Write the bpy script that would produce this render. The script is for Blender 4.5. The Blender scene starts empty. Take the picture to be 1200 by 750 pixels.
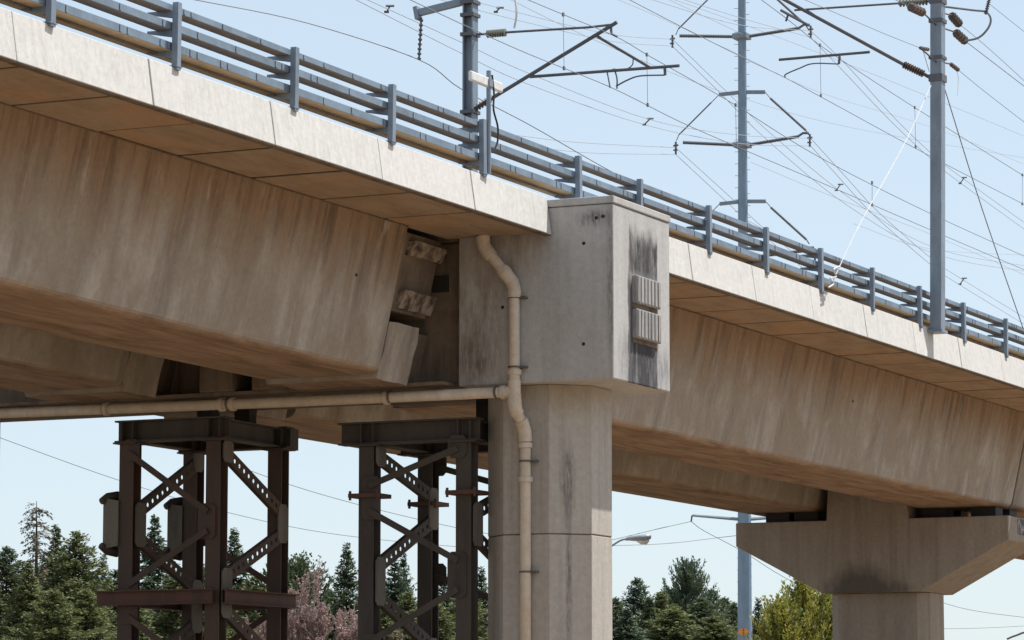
import bpy, bmesh, math, random
import numpy as np
from mathutils import Vector, Matrix
random.seed(7)
scene = bpy.context.scene
col = scene.collection
R = math.radians

# ------------------------------------------------------------------ camera
# world axes: X runs along the viaduct, Y across it (away from the camera), Z up, metres
F = 4000.0
PITCH = math.atan(498 / F)
YAW = R(25.1)
FW = Vector((math.cos(YAW) * math.cos(PITCH), math.sin(YAW) * math.cos(PITCH), math.sin(PITCH)))
RT = Vector((math.sin(YAW), -math.cos(YAW), 0))
UP = RT.cross(FW)
CAM = Vector((-58.5127, -25.3082, 1.6))
cam_data = bpy.data.cameras.new("camera")
cam_data.sensor_width = 36.0
cam_data.lens = F / 1200 * 36
cam_data.clip_start = 0.5
cam_data.clip_end = 6000
cam = bpy.data.objects.new("camera", cam_data)
m = Matrix((RT, UP, -FW)).transposed().to_4x4()
m.translation = CAM
cam.matrix_world = m
col.objects.link(cam)
scene.camera = cam

# ------------------------------------------------------------------ world, sun, exposure
SUN_EL, SUN_AZ = 62.0, 48.0           # azimuth measured from -Y towards +X
sd = Vector((math.cos(R(SUN_EL)) * math.sin(R(SUN_AZ)), -math.cos(R(SUN_EL)) * math.cos(R(SUN_AZ)), math.sin(R(SUN_EL))))
world = bpy.data.worlds.new("World")
scene.world = world
world.use_nodes = True
wn = world.node_tree
wn.nodes.clear()
sky = wn.nodes.new("ShaderNodeTexSky")
sky.sky_type = 'NISHITA'
sky.sun_disc = False
sky.sun_elevation = R(SUN_EL)
sky.sun_rotation = math.atan2(sd.x, sd.y)
sky.altitude = 0
sky.air_density = 1.0
sky.dust_density = 0.5
sky.ozone_density = 0.7
bg = wn.nodes.new("ShaderNodeBackground")
bg.inputs['Strength'].default_value = 0.108
wo = wn.nodes.new("ShaderNodeOutputWorld")
pale = wn.nodes.new("ShaderNodeMix"); pale.data_type = 'RGBA'      # even pale haze colour mixed over the whole sky
pale.inputs[0].default_value = 0.68
pale.inputs[7].default_value = (4.65, 5.42, 6.15, 1)
wn.links.new(sky.outputs[0], pale.inputs[6])
wn.links.new(pale.outputs[2], bg.inputs['Color'])
wn.links.new(bg.outputs[0], wo.inputs[0])

sun_data = bpy.data.lights.new("sun", 'SUN')
sun_data.energy = 5.0
sun_data.angle = R(0.53)
sun_data.color = (1.0, 0.955, 0.89)
sun = bpy.data.objects.new("sun", sun_data)
sun.rotation_euler = (-sd).to_track_quat('-Z', 'Y').to_euler()
col.objects.link(sun)

scene.view_settings.view_transform = 'Standard'
scene.view_settings.look = 'None'
scene.view_settings.gamma = 1.0
scene.view_settings.use_curve_mapping = False
scene.view_settings.exposure = 0.50
scene.render.engine = 'CYCLES'
scene.cycles.max_bounces = 8
scene.cycles.diffuse_bounces = 5

# ------------------------------------------------------------------ helpers
def ray(x, y):
    return FW * F + RT * (x - 600) + UP * (375 - y)
def on_t(x, y, t):
    r = ray(x, y); return CAM + r * ((t - CAM.y) / r.y)
def on_s(x, y, s):
    r = ray(x, y); return CAM + r * ((s - CAM.x) / r.x)
def at(x, y, d):
    return CAM + ray(x, y) * (d / F)

class MB:
    """collects simple solids and links them as ONE mesh object"""
    def __init__(self):
        self.v = []; self.f = []
    def add(self, vs, fs):
        o = len(self.v)
        self.v += [tuple(p) for p in vs]
        self.f += [tuple(i + o for i in f) for f in fs]
        return self
    def box(self, x0, x1, y0, y1, z0, z1):
        return self.add([(x0,y0,z0),(x1,y0,z0),(x1,y1,z0),(x0,y1,z0),(x0,y0,z1),(x1,y0,z1),(x1,y1,z1),(x0,y1,z1)],
                        [(0,3,2,1),(4,5,6,7),(0,1,5,4),(1,2,6,5),(2,3,7,6),(3,0,4,7)])
    def loft(self, rings, cap=True):
        n = len(rings[0]); vs = [p for r in rings for p in r]; fs = []
        for k in range(len(rings) - 1):
            for i in range(n):
                j = (i + 1) % n
                fs.append((k*n+i, k*n+j, (k+1)*n+j, (k+1)*n+i))
        if cap:
            fs.append(tuple(range(n - 1, -1, -1)))
            fs.append(tuple((len(rings)-1)*n + i for i in range(n)))
        return self.add(vs, fs)
    def prism_s(self, poly, s0, s1):          # poly of (t, z), extruded along X
        return self.loft([[(s0, t, z) for t, z in poly], [(s1, t, z) for t, z in poly]])
    def prism_t(self, poly, t0, t1):          # poly of (s, z), extruded along Y
        return self.loft([[(s, t0, z) for s, z in poly], [(s, t1, z) for s, z in poly]])
    def prism_z(self, poly, z0, z1):
        return self.loft([[(s, t, z0) for s, t in poly], [(s, t, z1) for s, t in poly]])
    def frame(self, p0, p1, hint=(0, 0, 1)):
        p0 = Vector(p0); p1 = Vector(p1); d = (p1 - p0).normalized(); h = Vector(hint)
        if abs(d.dot(h)) > 0.99: h = Vector((1, 0, 0))
        a = d.cross(h).normalized(); b = a.cross(d).normalized()
        return p0, p1, d, a, b
    def bar(self, p0, p1, w, h, hint=(0, 0, 1)):    # rectangular bar; h along hint
        p0, p1, d, a, b = self.frame(p0, p1, hint)
        o = [a*(-w/2)+b*(-h/2), a*(w/2)+b*(-h/2), a*(w/2)+b*(h/2), a*(-w/2)+b*(h/2)]
        return self.loft([[p0+q for q in o], [p1+q for q in o]])
    def hbeam(self, p0, p1, w, h, tf=0.03, tw=0.025, hint=(0, 0, 1)):  # flanges are perpendicular to hint
        p0, p1, d, a, b = self.frame(p0, p1, hint)
        P = [(-w/2,-h/2),(w/2,-h/2),(w/2,-h/2+tf),(tw/2,-h/2+tf),(tw/2,h/2-tf),(w/2,h/2-tf),(w/2,h/2),(-w/2,h/2),(-w/2,h/2-tf),(-tw/2,h/2-tf),(-tw/2,-h/2+tf),(-w/2,-h/2+tf)]
        o = [a*x + b*y for x, y in P]
        return self.loft([[p0+q for q in o], [p1+q for q in o]])
    def angle(self, p0, p1, w, th, hint=(0, 0, 1), flip=1):
        p0, p1, d, a, b = self.frame(p0, p1, hint)
        P = [(0,0),(w,0),(w,th),(th,th),(th,w),(0,w)]
        o = [a*(x*flip - w*flip/2) + b*(y - w/2) for x, y in P]
        if flip < 0: o = o[::-1]
        return self.loft([[p0+q for q in o], [p1+q for q in o]])
    def tube(self, pts, r, n=6):
        pts = [Vector(p) for p in pts]
        rr = r if isinstance(r, (list, tuple)) else [r] * len(pts)
        rings = []; prev = None
        for i, p in enumerate(pts):
            d = (pts[min(i+1, len(pts)-1)] - pts[max(i-1, 0)])
            d = d.normalized() if d.length > 1e-9 else Vector((0, 0, 1))
            if prev is None:
                h = Vector((0, 0, 1)) if abs(d.z) < 0.9 else Vector((1, 0, 0))
                a = d.cross(h).normalized()
            else:
                a = (prev - d * prev.dot(d)).normalized()
            prev = a; b = d.cross(a)
            rings.append([p + (a*math.cos(2*math.pi*k/n) + b*math.sin(2*math.pi*k/n)) * rr[i] for k in range(n)])
        return self.loft(rings)
    def ribbed(self, p0, p1, r0, r1, count, n=8):   # insulator sheds
        p0 = Vector(p0); p1 = Vector(p1); pts = []; rr = []
        for i in range(count):
            for u, q in ((0.02, r0), (0.35, r0), (0.45, r1), (0.75, r1), (0.9, r0)):
                pts.append(p0.lerp(p1, (i + u) / count)); rr.append(q)
        return self.tube(pts, rr, n)
    def perforated(self, p0, p1, w, th, hole, pitch, hint):   # strip with a row of real round holes
        p0, p1, d, a, b = self.frame(p0, p1, hint)
        L = (p1 - p0).length; n = max(1, int(L / pitch)); cell = L / n
        W = a
        for k in range(n):
            c = p0 + d * (cell * (k + .5)); o = []; inn = []
            for j in range(8):
                an = math.pi/8 + j*math.pi/4 - math.pi/8
                x, y = math.cos(an), math.sin(an); mx = max(abs(x), abs(y))
                o.append(d*(x/mx*cell/2) + W*(y/mx*w/2)); inn.append((d*x + W*y)*hole)
            vs = []
            for sgn in (-1, 1):
                vs += [c + q + b*(sgn*th/2) for q in o] + [c + q + b*(sgn*th/2) for q in inn]
            fs = []
            for j in range(8):
                i2 = (j + 1) % 8
                fs += [(j, 8+j, 8+i2, i2), (16+j, 16+i2, 24+i2, 24+j), (8+j, 24+j, 24+i2, 8+i2), (j, i2, 16+i2, 16+j)]
            self.add(vs, fs)
        # turned-up edges of the channel
        for sgn in (-1, 1):
            q = W * (sgn * (w/2 + .006)); self.bar(p0 + q + b*.045, p1 + q + b*.045, .012, .1, b)
        return self
    def build(self, name, mat, parent=None, smooth=False, bevel=0):
        base = parent_loc(parent)
        me = bpy.data.meshes.new(name)
        me.from_pydata([(x-base.x, y-base.y, z-base.z) for x, y, z in self.v], [], self.f)
        me.materials.append(mat)
        bm = bmesh.new(); bm.from_mesh(me); bmesh.ops.recalc_face_normals(bm, faces=bm.faces); bm.to_mesh(me); bm.free()
        if smooth:
            for p in me.polygons: p.use_smooth = True
        ob = bpy.data.objects.new(name, me)
        col.objects.link(ob)
        if parent: ob.parent = parent
        if bevel:
            bv = ob.modifiers.new("bevel", 'BEVEL'); bv.width = bevel; bv.segments = 2; bv.limit_method = 'ANGLE'; bv.angle_limit = R(40)
        return ob

def roughen(ob, cuts, amp):            # broken edges and uneven faces
    bm = bmesh.new(); bm.from_mesh(ob.data)
    bmesh.ops.subdivide_edges(bm, edges=bm.edges[:], cuts=cuts, use_grid_fill=True)
    for v in bm.verts:
        k = 1.0 + (1.6 if any(e.is_manifold and e.calc_face_angle(0) > .6 for e in v.link_edges) else 0)
        v.co += Vector((random.gauss(0, 1), random.gauss(0, 1), random.gauss(0, 1))) * amp * k * .5
    bm.to_mesh(ob.data); bm.free()
    return ob
def parent_loc(p):
    v = Vector((0, 0, 0))
    while p is not None:
        v += p.location; p = p.parent
    return v
def tag(o, label, cat, group=None):
    o['label'] = label; o['category'] = cat
    if group: o['group'] = group
    return o
def thing(name, label, cat, loc, group=None):
    o = bpy.data.objects.new(name, None); o.empty_display_size = 0.3
    o.location = loc; col.objects.link(o)
    return tag(o, label, cat, group)
def put(me_obj, name, loc, parent):       # another object sharing a mesh
    o = bpy.data.objects.new(name, me_obj.data); col.objects.link(o); o.parent = parent; o.location = loc
    return o
def smooth_path(pts, k=6):
    pts = [Vector(p) for p in pts]
    if len(pts) < 3:
        return [pts[0].lerp(pts[-1], i / k) for i in range(k + 1)]
    out = []
    for i in range(len(pts) - 1):
        p0 = pts[max(i-1, 0)]; p1 = pts[i]; p2 = pts[i+1]; p3 = pts[min(i+2, len(pts)-1)]
        if i == 0: p0 = p1*2 - p2
        if i == len(pts) - 2: p3 = p2*2 - p1
        for j in range(k):
            u = j / k
            out.append(0.5*((2*p1) + (p2-p0)*u + (2*p0-5*p1+4*p2-p3)*u*u + (3*p1-p0-3*p2+p3)*u**3))
    out.append(pts[-1]); return out

# ------------------------------------------------------------------ materials
def new_mat(name):
    mt = bpy.data.materials.new(name); mt.use_nodes = True
    nt = mt.node_tree; b = nt.nodes['Principled BSDF']
    return mt, nt, b
def N(nt, kind, **kw):
    n = nt.nodes.new(kind)
    for k, v in kw.items():
        if k in n.inputs: n.inputs[k].default_value = v
        else: setattr(n, k, v)
    return n
def coords(nt, scale):
    tc = N(nt, "ShaderNodeTexCoord"); oi = N(nt, "ShaderNodeObjectInfo")
    mul = N(nt, "ShaderNodeMath", operation='MULTIPLY'); mul.inputs[1].default_value = 37.0
    nt.links.new(oi.outputs['Random'], mul.inputs[0])
    add = N(nt, "ShaderNodeVectorMath", operation='ADD')
    nt.links.new(tc.outputs['Object'], add.inputs[0]); nt.links.new(mul.outputs[0], add.inputs[1])
    mp = N(nt, "ShaderNodeMapping"); mp.inputs['Scale'].default_value = scale
    nt.links.new(add.outputs[0], mp.inputs['Vector'])
    return mp.outputs[0]
def noise(nt, scale, detail=6, rough=.6, vec=(1, 1, 1), dist=0):
    n = N(nt, "ShaderNodeTexNoise"); n.inputs['Scale'].default_value = scale
    n.inputs['Detail'].default_value = detail; n.inputs['Roughness'].default_value = rough; n.inputs['Distortion'].default_value = dist
    nt.links.new(coords(nt, vec), n.inputs['Vector'])
    return n.outputs['Fac']
def ramp(nt, src, a, b, lo=(0,0,0,1), hi=(1,1,1,1)):
    r = N(nt, "ShaderNodeValToRGB"); r.color_ramp.elements[0].position = a; r.color_ramp.elements[1].position = b
    r.color_ramp.elements[0].color = lo; r.color_ramp.elements[1].color = hi
    nt.links.new(src, r.inputs[0]); return r.outputs[0]
def mix(nt, fac, a, b, mode='MIX'):
    n = N(nt, "ShaderNodeMix", data_type='RGBA', blend_type=mode)
    for i, s in ((0, fac), (6, a), (7, b)):
        if hasattr(s, 'is_linked') or hasattr(s, 'links'): nt.links.new(s, n.inputs[i])
        elif i == 0: n.inputs[0].default_value = s
        else: n.inputs[i].default_value = (*s, 1)
    return n.outputs[2]
def bump(nt, b, src, strength, dist=0.02):
    n = N(nt, "ShaderNodeBump"); n.inputs['Strength'].default_value = strength; n.inputs['Distance'].default_value = dist
    nt.links.new(src, n.inputs['Height']); nt.links.new(n.outputs[0], b.inputs['Normal'])

def stain_or_bounce_mask(nt, center, half, rough=.5, freq=2.5, soft=(.25, 1.15), brk_at=(.36, .62)):
    """1 inside an uneven blot round a fixed place on the object, 0 outside"""
    tc = N(nt, "ShaderNodeTexCoord")
    mp = N(nt, "ShaderNodeMapping"); mp.inputs['Location'].default_value = tuple(-c/h for c, h in zip(center, half)); mp.inputs['Scale'].default_value = tuple(1/h for h in half)
    nt.links.new(tc.outputs['Object'], mp.inputs['Vector'])
    ln = N(nt, "ShaderNodeVectorMath", operation='LENGTH'); nt.links.new(mp.outputs[0], ln.inputs[0])
    no = N(nt, "ShaderNodeTexNoise"); no.inputs['Scale'].default_value = freq; no.inputs['Detail'].default_value = 6; no.inputs['Roughness'].default_value = .65
    m2 = N(nt, "ShaderNodeMapping"); m2.inputs['Scale'].default_value = (1, 1, .3); nt.links.new(tc.outputs['Object'], m2.inputs['Vector']); nt.links.new(m2.outputs[0], no.inputs['Vector'])
    ma = N(nt, "ShaderNodeMath", operation='MULTIPLY_ADD'); ma.inputs[1].default_value = rough*2; nt.links.new(no.outputs['Fac'], ma.inputs[0])
    sub = N(nt, "ShaderNodeMath", operation='SUBTRACT'); nt.links.new(ln.outputs['Value'], sub.inputs[0]); sub.inputs[1].default_value = rough
    nt.links.new(sub.outputs[0], ma.inputs[2])
    body = ramp(nt, ma.outputs[0], soft[0], soft[1], (1, 1, 1, 1), (0, 0, 0, 1))
    brk = ramp(nt, noise(nt, freq*2.2, 8, .75, (1, 1, .22)), *brk_at)
    return mix(nt, 1.0, body, brk, 'MULTIPLY')
def band_mask(nt, s0, s1, z0, z1, tmax, lo, hi, freq=3.0):
    tc = N(nt, "ShaderNodeTexCoord"); sx = N(nt, "ShaderNodeSeparateXYZ"); nt.links.new(tc.outputs['Object'], sx.inputs[0])
    no = noise(nt, 3.0, 6, .7, (1, 1, .5))
    def edge(src, a, b, amp):
        ma = N(nt, "ShaderNodeMath", operation='MULTIPLY_ADD'); ma.inputs[1].default_value = amp; nt.links.new(no, ma.inputs[0]); nt.links.new(src, ma.inputs[2])
        mr = N(nt, "ShaderNodeMapRange"); mr.inputs[1].default_value = a + amp*.5; mr.inputs[2].default_value = b + amp*.5; nt.links.new(ma.outputs[0], mr.inputs[0]); return mr.outputs[0]
    out = None
    for f in (edge(sx.outputs['X'], s0, s0 + .06, .25), edge(sx.outputs['X'], s1, s1 - .06, .25), edge(sx.outputs['Z'], z0, z0 + .15, .3), edge(sx.outputs['Z'], z1, z1 - .25, .8),
              edge(sx.outputs['Y'], tmax, tmax - .01, 0.0), ramp(nt, noise(nt, freq, 8, .75, (1, 1, .25)), lo, hi)):
        if out is None: out = f
        else:
            m_ = N(nt, "ShaderNodeMath", operation='MULTIPLY'); nt.links.new(out, m_.inputs[0]); nt.links.new(f, m_.inputs[1]); out = m_.outputs[0]
    return out
def concrete(name, base, dark, warm, streak=(1.6, 1.6, .10), s_amt=(.42, .75), w_amt=(.45, .7), blotch=.55, fine=1.0, bs=.35, drip=None, under=None, stains_and_bounce=(), bands=()):
    mt, nt, b = new_mat(name)
    st = ramp(nt, noise(nt, 1.6, 5, .65, streak), s_amt[0], s_amt[1])
    c = mix(nt, st, base, dark)
    wm = ramp(nt, noise(nt, blotch, 4, .6, (1, 1, 1), .6), w_amt[0], w_amt[1])
    c = mix(nt, wm, c, warm)
    if drip:          # water stain hanging down from the joint under the deck, ragged lower edge
        z0, z1, amp, colr = drip
        tc = N(nt, "ShaderNodeTexCoord"); sx = N(nt, "ShaderNodeSeparateXYZ"); nt.links.new(tc.outputs['Object'], sx.inputs[0])
        ma = N(nt, "ShaderNodeMath", operation='MULTIPLY_ADD'); ma.inputs[1].default_value = amp
        nt.links.new(noise(nt, 1.0, 6, .7, (1.3, .25, .16)), ma.inputs[0]); nt.links.new(sx.outputs['Z'], ma.inputs[2])
        mr = N(nt, "ShaderNodeMapRange"); mr.inputs[1].default_value = z0 + amp*.5; mr.inputs[2].default_value = z1 + amp*.5
        nt.links.new(ma.outputs[0], mr.inputs[0])
        dk = ramp(nt, noise(nt, 2.2, 6, .7, (1.6, .3, .08)), .46, .70)
        dcol = mix(nt, dk, colr, tuple(x*.45 for x in colr))
        c = mix(nt, mr.outputs[0], c, dcol)
        pale = ramp(nt, noise(nt, 2.0, 5, .7, (1.2, .3, .22)), .60, .72)
        c = mix(nt, mix(nt, 1.0, pale, (.5, .5, .5), 'MULTIPLY'), c, tuple(min(1, x*1.25) for x in base))
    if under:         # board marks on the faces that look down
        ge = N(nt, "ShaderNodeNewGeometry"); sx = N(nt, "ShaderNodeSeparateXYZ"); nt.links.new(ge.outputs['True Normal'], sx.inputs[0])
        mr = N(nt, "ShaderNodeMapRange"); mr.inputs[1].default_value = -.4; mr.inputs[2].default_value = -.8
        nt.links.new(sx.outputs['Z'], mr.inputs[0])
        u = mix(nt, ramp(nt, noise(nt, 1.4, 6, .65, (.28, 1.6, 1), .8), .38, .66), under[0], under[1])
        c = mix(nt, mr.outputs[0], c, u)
    fin = ramp(nt, noise(nt, 9 * fine, 8, .7), .25, .75, (.84, .84, .84, 1), (1.11, 1.11, 1.11, 1))
    c = mix(nt, 1.0, c, fin, 'MULTIPLY')
    spots = ramp(nt, noise(nt, 26, 3, .5), .66, .74, (1, 1, 1, 1), (.6, .57, .53, 1))
    c = mix(nt, .6, c, spots, 'MULTIPLY')
    for center, half, colr, rg, fq, *more in stains_and_bounce:
        c = mix(nt, stain_or_bounce_mask(nt, center, half, rg, fq, *more), c, colr)
    for args, colr in bands: c = mix(nt, band_mask(nt, *args), c, colr)
    nt.links.new(c, b.inputs['Base Color']); b.inputs['Roughness'].default_value = .92
    b.inputs['Specular IOR Level'].default_value = .2
    bump(nt, b, noise(nt, 14, 8, .7), bs, .015)
    return mt
def metal(name, base, dark, rough=.55, metallic=.3, sc=3.0, lo=.4, hi=.7, streak=(1, 1, .2)):
    mt, nt, b = new_mat(name)
    c = mix(nt, ramp(nt, noise(nt, sc, 6, .65, streak), lo, hi), base, dark)
    f = ramp(nt, noise(nt, 18, 5, .6), .3, .7, (.93, .93, .93, 1), (1.05, 1.05, 1.05, 1))
    nt.links.new(mix(nt, 1.0, c, f, 'MULTIPLY'), b.inputs['Base Color'])
    b.inputs['Roughness'].default_value = rough; b.inputs['Metallic'].default_value = metallic
    bump(nt, b, noise(nt, 30, 4, .6), .15, .004)
    return mt
def plain(name, base, rough=.6, metallic=0.0):
    mt, nt, b = new_mat(name)
    f = ramp(nt, noise(nt, 7, 5, .6), .3, .7, tuple(x*.8 for x in base) + (1,), tuple(min(1, x*1.12) for x in base) + (1,))
    nt.links.new(f, b.inputs['Base Color']); b.inputs['Roughness'].default_value = rough; b.inputs['Metallic'].default_value = metallic
    return mt

M = {}
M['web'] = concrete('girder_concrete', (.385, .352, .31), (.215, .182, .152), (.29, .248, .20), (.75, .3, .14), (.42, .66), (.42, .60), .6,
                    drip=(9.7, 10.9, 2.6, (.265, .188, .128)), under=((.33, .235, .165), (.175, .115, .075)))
M['rib_dirty'] = concrete('spalled_concrete', (.30, .25, .20), (.07, .056, .046), (.20, .155, .12), (2.2, 2.2, 1.2), (.46, .60), (.5, .7), 3.0, 1.0, .8)
M['soffit'] = concrete('plank_concrete', (.345, .26, .19), (.25, .18, .125), (.385, .25, .15), (.4, 1.2, 1.2), (.4, .7), (.5, .7), .5)
M['fascia'] = concrete('fascia_concrete', (.525, .52, .505), (.43, .42, .395), (.545, .535, .515), (6, 6, .5), (.42, .8), (.4, .75), .8, 1.0, .2)
# blots on the head and columns are given in the pier's own coordinates (origin at the column foot)
M['head'] = concrete('pier_head_concrete', (.42, .418, .412), (.335, .325, .315), (.38, .355, .33), (1.8, 1.8, .12), (.45, .8), (.5, .8), .6, bands=(
    ((-.68, .80, 8.0, 11.5, -1.88, .28, .50, 2.2), (.15, .148, .15)), ((-.66, .78, 10.5, 11.35, -1.88, .38, .56, 4.0), (.05, .048, .047)), ((-.64, .76, 8.0, 10.1, -1.88, .33, .50, 4.0), (.05, .05, .056)), ((-.72, -.45, 8.3, 10.6, -1.88, .3, .45, 3.0), (.09, .09, .095))), stains_and_bounce=(
    ((-.85, -1.92, 8.9), (.4, .10, .8), (.17, .17, .18), .6, 4.0), ((1.0, -1.92, 8.75), (.4, .10, .7), (.16, .16, .18), .6, 4.0),
    ((-1.40, -1.55, 11.5), (.05, .45, .2), (.10, .095, .09), .6, 7.0), ((-1.40, -1.86, 10.4), (.05, .12, 2.2), (.16, .15, .14), .6, 5.0),
    ((-1.4, .95, 9.6), (.05, .9, 2.0), (.24, .20, .165), .5, 3.0), ((-1.4, .35, 11.0), (.05, 1.3, .8), (.25, .21, .175), .5, 2.0), ((-1.4, 1.0, 8.9), (.05, .5, .8), (.14, .115, .10), .6, 5.0)))  # broad warm blots stand in for bounce light off the girder
M['column'] = concrete('column_concrete', (.41, .385, .35), (.31, .282, .25), (.385, .345, .30), (2.6, 2.6, .08), (.45, .75), (.45, .75), .5, stains_and_bounce=(
    ((-.86, -.72, 6.55), (.2, .2, 1.0), (.11, .106, .10), .5, 7.0), ((-.84, -.73, 4.6), (.09, .09, 2.6), (.12, .115, .11), .45, 9.0), ((-.95, -.55, 8.3), (1.2, 1.2, .5), (.30, .24, .165), .5, 2.0)))  # last blot: warm brown tone at the column top
M['column2'] = concrete('hammerhead_concrete', (.315, .277, .235), (.22, .19, .158), (.28, .238, .195), (2.0, 2.0, .10), (.42, .72), (.45, .75), .5, stains_and_bounce=(
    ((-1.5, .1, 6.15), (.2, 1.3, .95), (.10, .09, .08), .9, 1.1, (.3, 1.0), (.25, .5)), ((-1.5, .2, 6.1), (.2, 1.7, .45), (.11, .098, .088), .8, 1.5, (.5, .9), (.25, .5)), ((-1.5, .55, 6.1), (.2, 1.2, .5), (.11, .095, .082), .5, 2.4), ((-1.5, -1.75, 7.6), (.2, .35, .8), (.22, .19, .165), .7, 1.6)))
M['stain'] = concrete('stained_concrete', (.20, .195, .195), (.075, .075, .08), (.32, .31, .30), (6, 6, .35), (.42, .62), (.52, .62), 2.4)
M['rib'] = concrete('ribbed_block_concrete', (.34, .335, .33), (.10, .098, .096), (.27, .265, .26), (9, 9, .4), (.45, .7), (.5, .8), 2.0)
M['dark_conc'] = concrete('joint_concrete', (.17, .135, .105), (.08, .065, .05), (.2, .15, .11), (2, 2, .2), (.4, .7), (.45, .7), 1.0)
M['galv'] = metal('galvanised_steel', (.21, .262, .325), (.15, .185, .23), .55, .25, 2.0, .42, .72, (1, 1, .5))
M['galv_pale'] = metal('weathered_galvanised_steel', (.20, .30, .415), (.155, .235, .33), .6, .25, 5)
M['rust'] = metal('rusty_primer_steel', (.064, .046, .036), (.10, .05, .033), .75, .1, 2.2, .42, .66)
M['rust_red'] = metal('red_primer_steel', (.105, .046, .033), (.06, .036, .029), .75, .1, 2.2, .42, .66)
M['olive'] = metal('dull_painted_steel', (.066, .056, .047), (.045, .035, .029), .75, .1, 2.0, .42, .66)
M['gusset'] = metal('dusty_gusset_steel', (.17, .155, .13), (.10, .088, .075), .8, .1, 2.0, .42, .66)
M['pvc'] = concrete('aged_drain_plastic', (.56, .50, .42), (.44, .36, .28), (.52, .43, .33), (2, 2, .6), (.45, .8), (.5, .8), 1.2, 1, .05)
M['pvc_band'] = plain('drain_clamp', (.11, .10, .09), .7)
M['wire'] = plain('conductor', (.17, .185, .205), .6, .2)
M['wire_far'] = plain('aluminium_conductor', (.30, .33, .37), .6, .2)
M['arm'] = metal('cantilever_tube', (.11, .12, .14), (.085, .09, .10), .6, .3)
M['tray'] = metal('dull_tray_steel', (.19, .255, .33), (.125, .165, .21), .6, .2, 1.6, .40, .70, (1, 1, 1))
M['bounce_tint'] = metal('bounce_tinted_tray_underside', (.27, .235, .20), (.20, .17, .145), .8, .05)  # warm bounce light put into the underside colour of the upper trays
M['ochre'] = metal('ochre_tray_underside', (.48, .36, .225), (.38, .275, .165), .8, .05)  # ochre stands for warm bounce light under the lowest tray
M['ins'] = plain('brown_porcelain', (.085, .06, .056), .4)
M['ins_grey'] = plain('grey_polymer_insulator', (.085, .095, .115), .5)
M['ins_olive'] = plain('olive_insulator', (.16, .165, .14), .5)
M['white'] = plain('white_housing', (.62, .62, .61), .4)
M['rope'] = plain('white_rope', (.58, .58, .57), .8)
M['black'] = plain('black_rubber', (.02, .02, .021), .7)
M['lampgrey'] = plain('lamp_housing', (.30, .33, .36), .45, .2)
M['orange'] = plain('orange_sign_paint', (.75, .24, .05), .5)
M['hole'] = plain('hole_shadow', (.02, .018, .016), .9)
M['bark'] = concrete('bark', (.12, .085, .06), (.06, .045, .035), (.1, .075, .055), (6, 6, .8))

def ground_mat():
    mt, nt, b = new_mat('dry_earth')
    c = mix(nt, ramp(nt, noise(nt, .05, 6, .6), .4, .65), (.31, .222, .145), (.22, .158, .10))
    c = mix(nt, ramp(nt, noise(nt, .9, 8, .7), .45, .7), c, (.15, .11, .07))
    nt.links.new(c, b.inputs['Base Color']); b.inputs['Roughness'].default_value = 1.0
    bump(nt, b, noise(nt, 3, 8, .7), .6, .05)
    return mt
M['ground'] = ground_mat()

def leaf_mat(name, a, b_, c_, trans=.25):
    mt, nt, b = new_mat(name)
    oi = N(nt, "ShaderNodeObjectInfo")
    c = mix(nt, ramp(nt, noise(nt, .55, 4, .6), .35, .68), a, b_)
    c = mix(nt, ramp(nt, noise(nt, 2.6, 4, .6), .5, .72), c, c_)
    nt.links.new(c, b.inputs['Base Color']); b.inputs['Roughness'].default_value = .65
    b.inputs['Specular IOR Level'].default_value = .25
    tr = N(nt, "ShaderNodeBsdfTranslucent"); nt.links.new(c, tr.inputs['Color'])
    ms = N(nt, "ShaderNodeMixShader"); ms.inputs[0].default_value = trans
    out = nt.nodes['Material Output']
    nt.links.new(b.outputs[0], ms.inputs[1]); nt.links.new(tr.outputs[0], ms.inputs[2]); nt.links.new(ms.outputs[0], out.inputs['Surface'])
    return mt
M['leaf_dark'] = leaf_mat('dark_conifer_needles', (.062, .092, .050), (.095, .125, .060), (.14, .16, .07))
M['leaf_olive'] = leaf_mat('olive_conifer_needles', (.095, .118, .050), (.15, .168, .065), (.20, .205, .08))
M['leaf_blue'] = leaf_mat('blue_green_conifer_needles', (.062, .098, .068), (.095, .132, .078), (.125, .155, .08))
M['leaf_yellow'] = leaf_mat('yellow_green_foliage', (.09, .13, .035), (.33, .31, .06), (.48, .41, .08), .35)
M['leaf_brown'] = leaf_mat('dry_brown_foliage', (.10, .085, .06), (.13, .105, .07), (.09, .10, .06))
M['pink'] = leaf_mat('pinkish_buds', (.33, .215, .195), (.38, .26, .235), (.26, .185, .165), .3)
M['twig'] = plain('grey_twigs', (.26, .21, .19), .8)

# ------------------------------------------------------------------ ground
g = MB(); g.add([(-3000,-3000,0),(5000,-3000,0),(5000,5000,0),(-3000,5000,0)], [(0,1,2,3)])
go = g.build('ground', M['ground']); go['kind'] = 'structure'

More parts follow.
